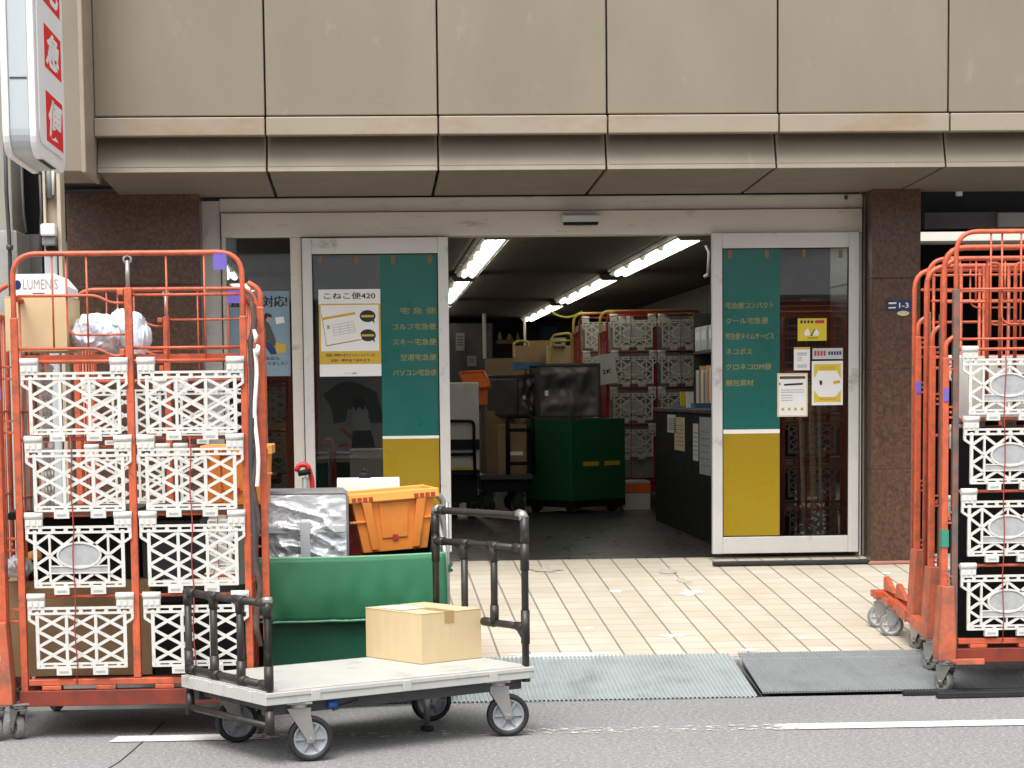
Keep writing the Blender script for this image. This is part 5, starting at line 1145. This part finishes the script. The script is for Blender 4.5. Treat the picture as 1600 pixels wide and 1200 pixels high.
t = thing('shelf_unit', 'dark wall shelf of binders and white boxes above the counter', 'shelf', (2.72, 15.2, ZF)); b = MB(); zs = [PZ(p, 16.5, 1080)-ZF for p in (600, 545, 500)]
b.box(.0, .38, 0, 2.6, zs[1]-.02, zs[1]); b.box(0, .38, 0, 2.6, zc+.0, zc+.02); b.box(0, .38, .0, .02, zc+.021, zs[2]+.1); b.box(0, .38, 2.58, 2.6, zc+.021, zs[2]+.1); b.box(.36, .38, .021, 2.579, zc+.021, zs[2]+.1); b.build('frame', M['dkgrey'], t)
random.seed(5); y = .08; k = 0
cols = ['paper','refl','ltgrey','paper','crate','refl','refl','grey','paper','crate_lip','grey','refl','paper','ltgrey']
while y < 2.45:
    th = random.uniform(.05, .10); hh = random.uniform(.26, .33); b = MB(); b.box(.0, .26, y, y+th-.008, zc+.021, zc+.021+hh)
    o = b.build('binder', M[cols[k % len(cols)]], t, .003); y += th+random.choice((0, .0, .05)); k += 1
for i, (y0, y1) in enumerate(((1.9, 2.2), (2.22, 2.52), (1.35, 1.8))):
    b = MB(); b.box(0, .3, y0, y1, zs[1]+.001, zs[1]+.2); o = b.build('file_box', M['ltgrey'], t, .006); b = MB(); b.box(-.002, 0, y0+.05, y1-.05, zs[1]+.09, zs[1]+.16); b.build('label_patch', M['paper'], t)
t, h, H = inbox('desk_lamp_bulb', 'small white shiny holder on the counter top below the binders', 'holder', 1073, 612, 1084, 637, 16.2, .05, 'paper'); 
t, h, H = inbox('blue_tray', 'blue tray on the counter nearest the right door', 'tray', 1086, 630, 1112, 637, 15.4, .2, 'blue_lid')
t, h, H = inbox('yellow_holder', 'yellow green pen holder on the counter in front of the crimson cage', 'holder', 1064, 612, 1071, 635, 16.8, .06, 'yellow')
# small goods along the back and left of the depot
t, h, H = inbox('parcel', 'white parcel with a dark label on top of the pile by the yellow rails', 'parcel', 862, 528, 884, 541, 22.9, .25, 'refl'); b = MB(); b.box(-h*.5, h*.4, -.003, -.0005, H*.3, H*.7); b.build('label', M['ink'], t)
t, h, H = inbox('parcel', 'grey padded parcel leaning on the tall tan box behind the orange stand', 'parcel', 786, 588, 802, 622, 19.6, .2, 'grey'); b = MB(); b.box(-h*.4, h*.5, -.003, -.0005, H*.5, H*.8); b.build('label', M['paper'], t)
for i, (x0, x1, y0, m, lb) in enumerate(((778, 786, 518, 'refl', 'white bottle at the left end of the brown wall shelf'), (792, 802, 521, 'card', 'tan bowl in the middle of the brown wall shelf'), (807, 813, 519, 'refl', 'white bottle at the right end of the brown wall shelf'))):
    a, c, z0, z1 = rect(x0, y0, x1, 531, 30.25); t = thing('shelf_jar', lb, 'jar', ((a+c)/2, 30.4, z0)); r_ = (c-a)/2; b = MB(); b.lathe([(0,0), (r_*.9,0), (r_,(z1-z0)*.3), (r_*.8,(z1-z0)*.7), (r_*.4,(z1-z0)*.85), (r_*.4,z1-z0), (0,z1-z0)], (0,0,0), 'z', 14); b.build('jar_body', M[m], t)
t = thing('hanging_cable', 'yellow cable looped below the ceiling left of the crimson cages', 'cable', at(885, 490, 24)); o_ = at(885, 490, 24); b = MB(); b.tube([at(860+50*k/10, 487+9*math.sin(math.pi*k/10), 24)-o_ for k in range(11)], .014, 7); b.build('cable', bpy.data.materials['yellow_rail'], t)
for i, (x0, y0, x1, y1, lb) in enumerate(((712, 520, 726, 548, 'pinned white sheet high on the dark partition at the back left'), (730, 556, 744, 572, 'small pinned sheet low on the dark partition at the back left'))):
    t, w_, h_ = sheet('pinned_sheet', lb, 'paper', x0, y0, x1, y1, 26.9, 'grey'); X_, Z_ = U(w_, h_)
    for v in (.2, .35, .5, .65): poly('ink', [(.15,v),(.85,v),(.85,v+.05),(.15,v+.05)], nm='printed_line')
# ceiling fittings and back wall
def at_ceiling(px, py):
    Y = 18.0
    for _ in range(80): Y += (at(px, py, Y).z-ZC)*6
    return Vector((PX(px, Y, py), Y, ZC))
p = at_ceiling(735, 428); t = thing('dome_camera', 'black dome camera hanging under the left ceiling light row', 'camera', p); b = MB(); b.lathe([(0,-.12),(.05,-.11),(.08,-.06),(.085,-.02),(.09,0),(0,0)], (0,0,0), 'z', 18); b.build('dome', M['black'], t); b = MB(); b.lathe([(0,-.001),(.1,-.001),(.1,-.015),(0,-.015)], (0,0,0), 'z', 18); b.build('collar', M['dkgrey'], t)
p = at_ceiling(918, 386); t = thing('ceiling_vent', 'dark slotted vent in the depot ceiling between the light rows', 'vent', p); b = MB(); b.box(-.18, .18, -.3, .3, -.012, -.001); b.build('frame', M['dkgrey'], t); b = MB()
for k in range(6): b.box(-.16, .16, -.26+k*.09, -.22+k*.09, -.018, -.0125)
b.build('slats', M['black'], t)
p = at_ceiling(853, 425); t = thing('smoke_detector', 'round dark detector on the ceiling left of the right light row', 'detector', p); b = MB(); b.lathe([(0,-.05),(.05,-.045),(.07,-.015),(.07,0),(0,0)], (0,0,0), 'z', 18); b.build('dome', M['grey'], t)
t = thing('wall_bracket', 'white bent pipe bracket by the top of the right sliding door', 'bracket', (PX(1105, 15), 15.0, PZ(400, 15, 1105))); q = lambda x, y: at(x, y, 15.0)-Vector((PX(1105,15), 15.0, PZ(400,15,1105))); b = MB(); b.tube([q(1092,376), q(1108,366)], .012, 8); b.tube([q(1103,383), q(1108,394), q(1106,432)], .011, 8); b.tube([q(1100,433), q(1108,428)], .012, 8); b.build('pipe', M['refl'], t)
inbox('wall_screen', 'dark screen on the back wall over the small shelf', 'screen', 773, 498, 815, 530, 30.5, .1, 'black')
inbox('wall_shelf', 'brown wall shelf under the dark screen', 'shelf', 775, 531, 820, 537, 30.3, .3, 'card2')
inbox('white_pipe', 'white vertical pipe at the back left of the depot', 'pipe', 754.5, 490, 759.5, 560, 26, .06, 'refl')
inbox('white_pipe', 'white vertical pipe at the back between screen and notice board', 'pipe', 818, 490, 822, 540, 29, .06, 'refl')
inbox('notice_board', 'blue grey notice board on the back wall', 'board', 843, 510, 872, 530, 31.2, .05, 'blue_lid')
inbox('ceiling_beam', 'low dark beam across the depot ceiling at the back', 'beam', 690, 478, 1000, 492, 29.8, .4, 'inwall')
inbox('dark_partition', 'dark partition at the back left of the depot', 'partition', 690, 505, 770, 700, 27, .2, 'dkgrey')
# behind the left door: grey cabinet
inbox('dark_cabinet', 'dark cabinet with a grey top just behind the left sliding door', 'cabinet', 497, 716, 610, 880, 14.2, .5, 'black')
t, h, H = inbox('grey_case', 'grey flat case on the dark cabinet behind the left door', 'case', 502, 702, 560, 716, 14.1, .4, 'grey')
t, h, H = inbox('grey_wall_board', 'grey board carrying the umbrella reflection sheet behind the left door', 'board', 494, 400, 620, 716, 13.95, .04, 'dimgrey')
inbox('brown_tray', 'brown tray beside the grey case on the dark cabinet', 'tray', 561, 704, 608, 716, 14.15, .3, 'orange_worn')
# behind the right door: dim wooden shelves and poles
t = thing('leaning_poles', 'ochre and dark poles leaning behind the right sliding door', 'poles', (PX(1275, 14.0), 14.0, ZF)); q = lambda x, y: at(x, y, 14.0)-Vector((PX(1275,14), 14.0, ZF)); b = MB(); b.tube([q(1272,840), q(1268,600)], .022, 8); b.tube([q(1283,840), q(1280,600)], .016, 8); b.build('ochre_pole', mat('ochre_pole', (.30,.18,.03), .5), t); b = MB(); b.tube([q(1258,840), q(1250,620)], .015, 8); b.build('dark_pole', M['card2'], t)
inbox('dark_shelving', 'dark brown shelving behind the right sliding door', 'shelving', 1215, 470, 1345, 850, 14.6, .3, 'dkbrown') if M.setdefault('dkbrown', mat('dark_brown_wood', (.045,.028,.02), .5, 0, .3, 6, stretch=(1,1,4))) else None

# ================================================================ STREET BEHIND THE CAMERA (seen only as reflections)
t = thing('opposite_building', 'pale office front across the street with a dark ground floor', 'building', (1, -6, 0))
b = MB(); b.box(-16, 16, -4, 0, 2.9, 5.2); b.build('upper_wall', mat('pale_wall', (.8,.82,.84), .7), t)
b = MB()
for k in range(8):
    for z in (3.6,): b.box(-15+k*4, -12.4+k*4, .0, .04, z, z+1.5)
b.build('window_band', M['dkgrey'], t)
b = MB(); b.box(-16, 16, -4, -.2, 0, 2.89); b.build('ground_floor', M['dkgrey'], t)
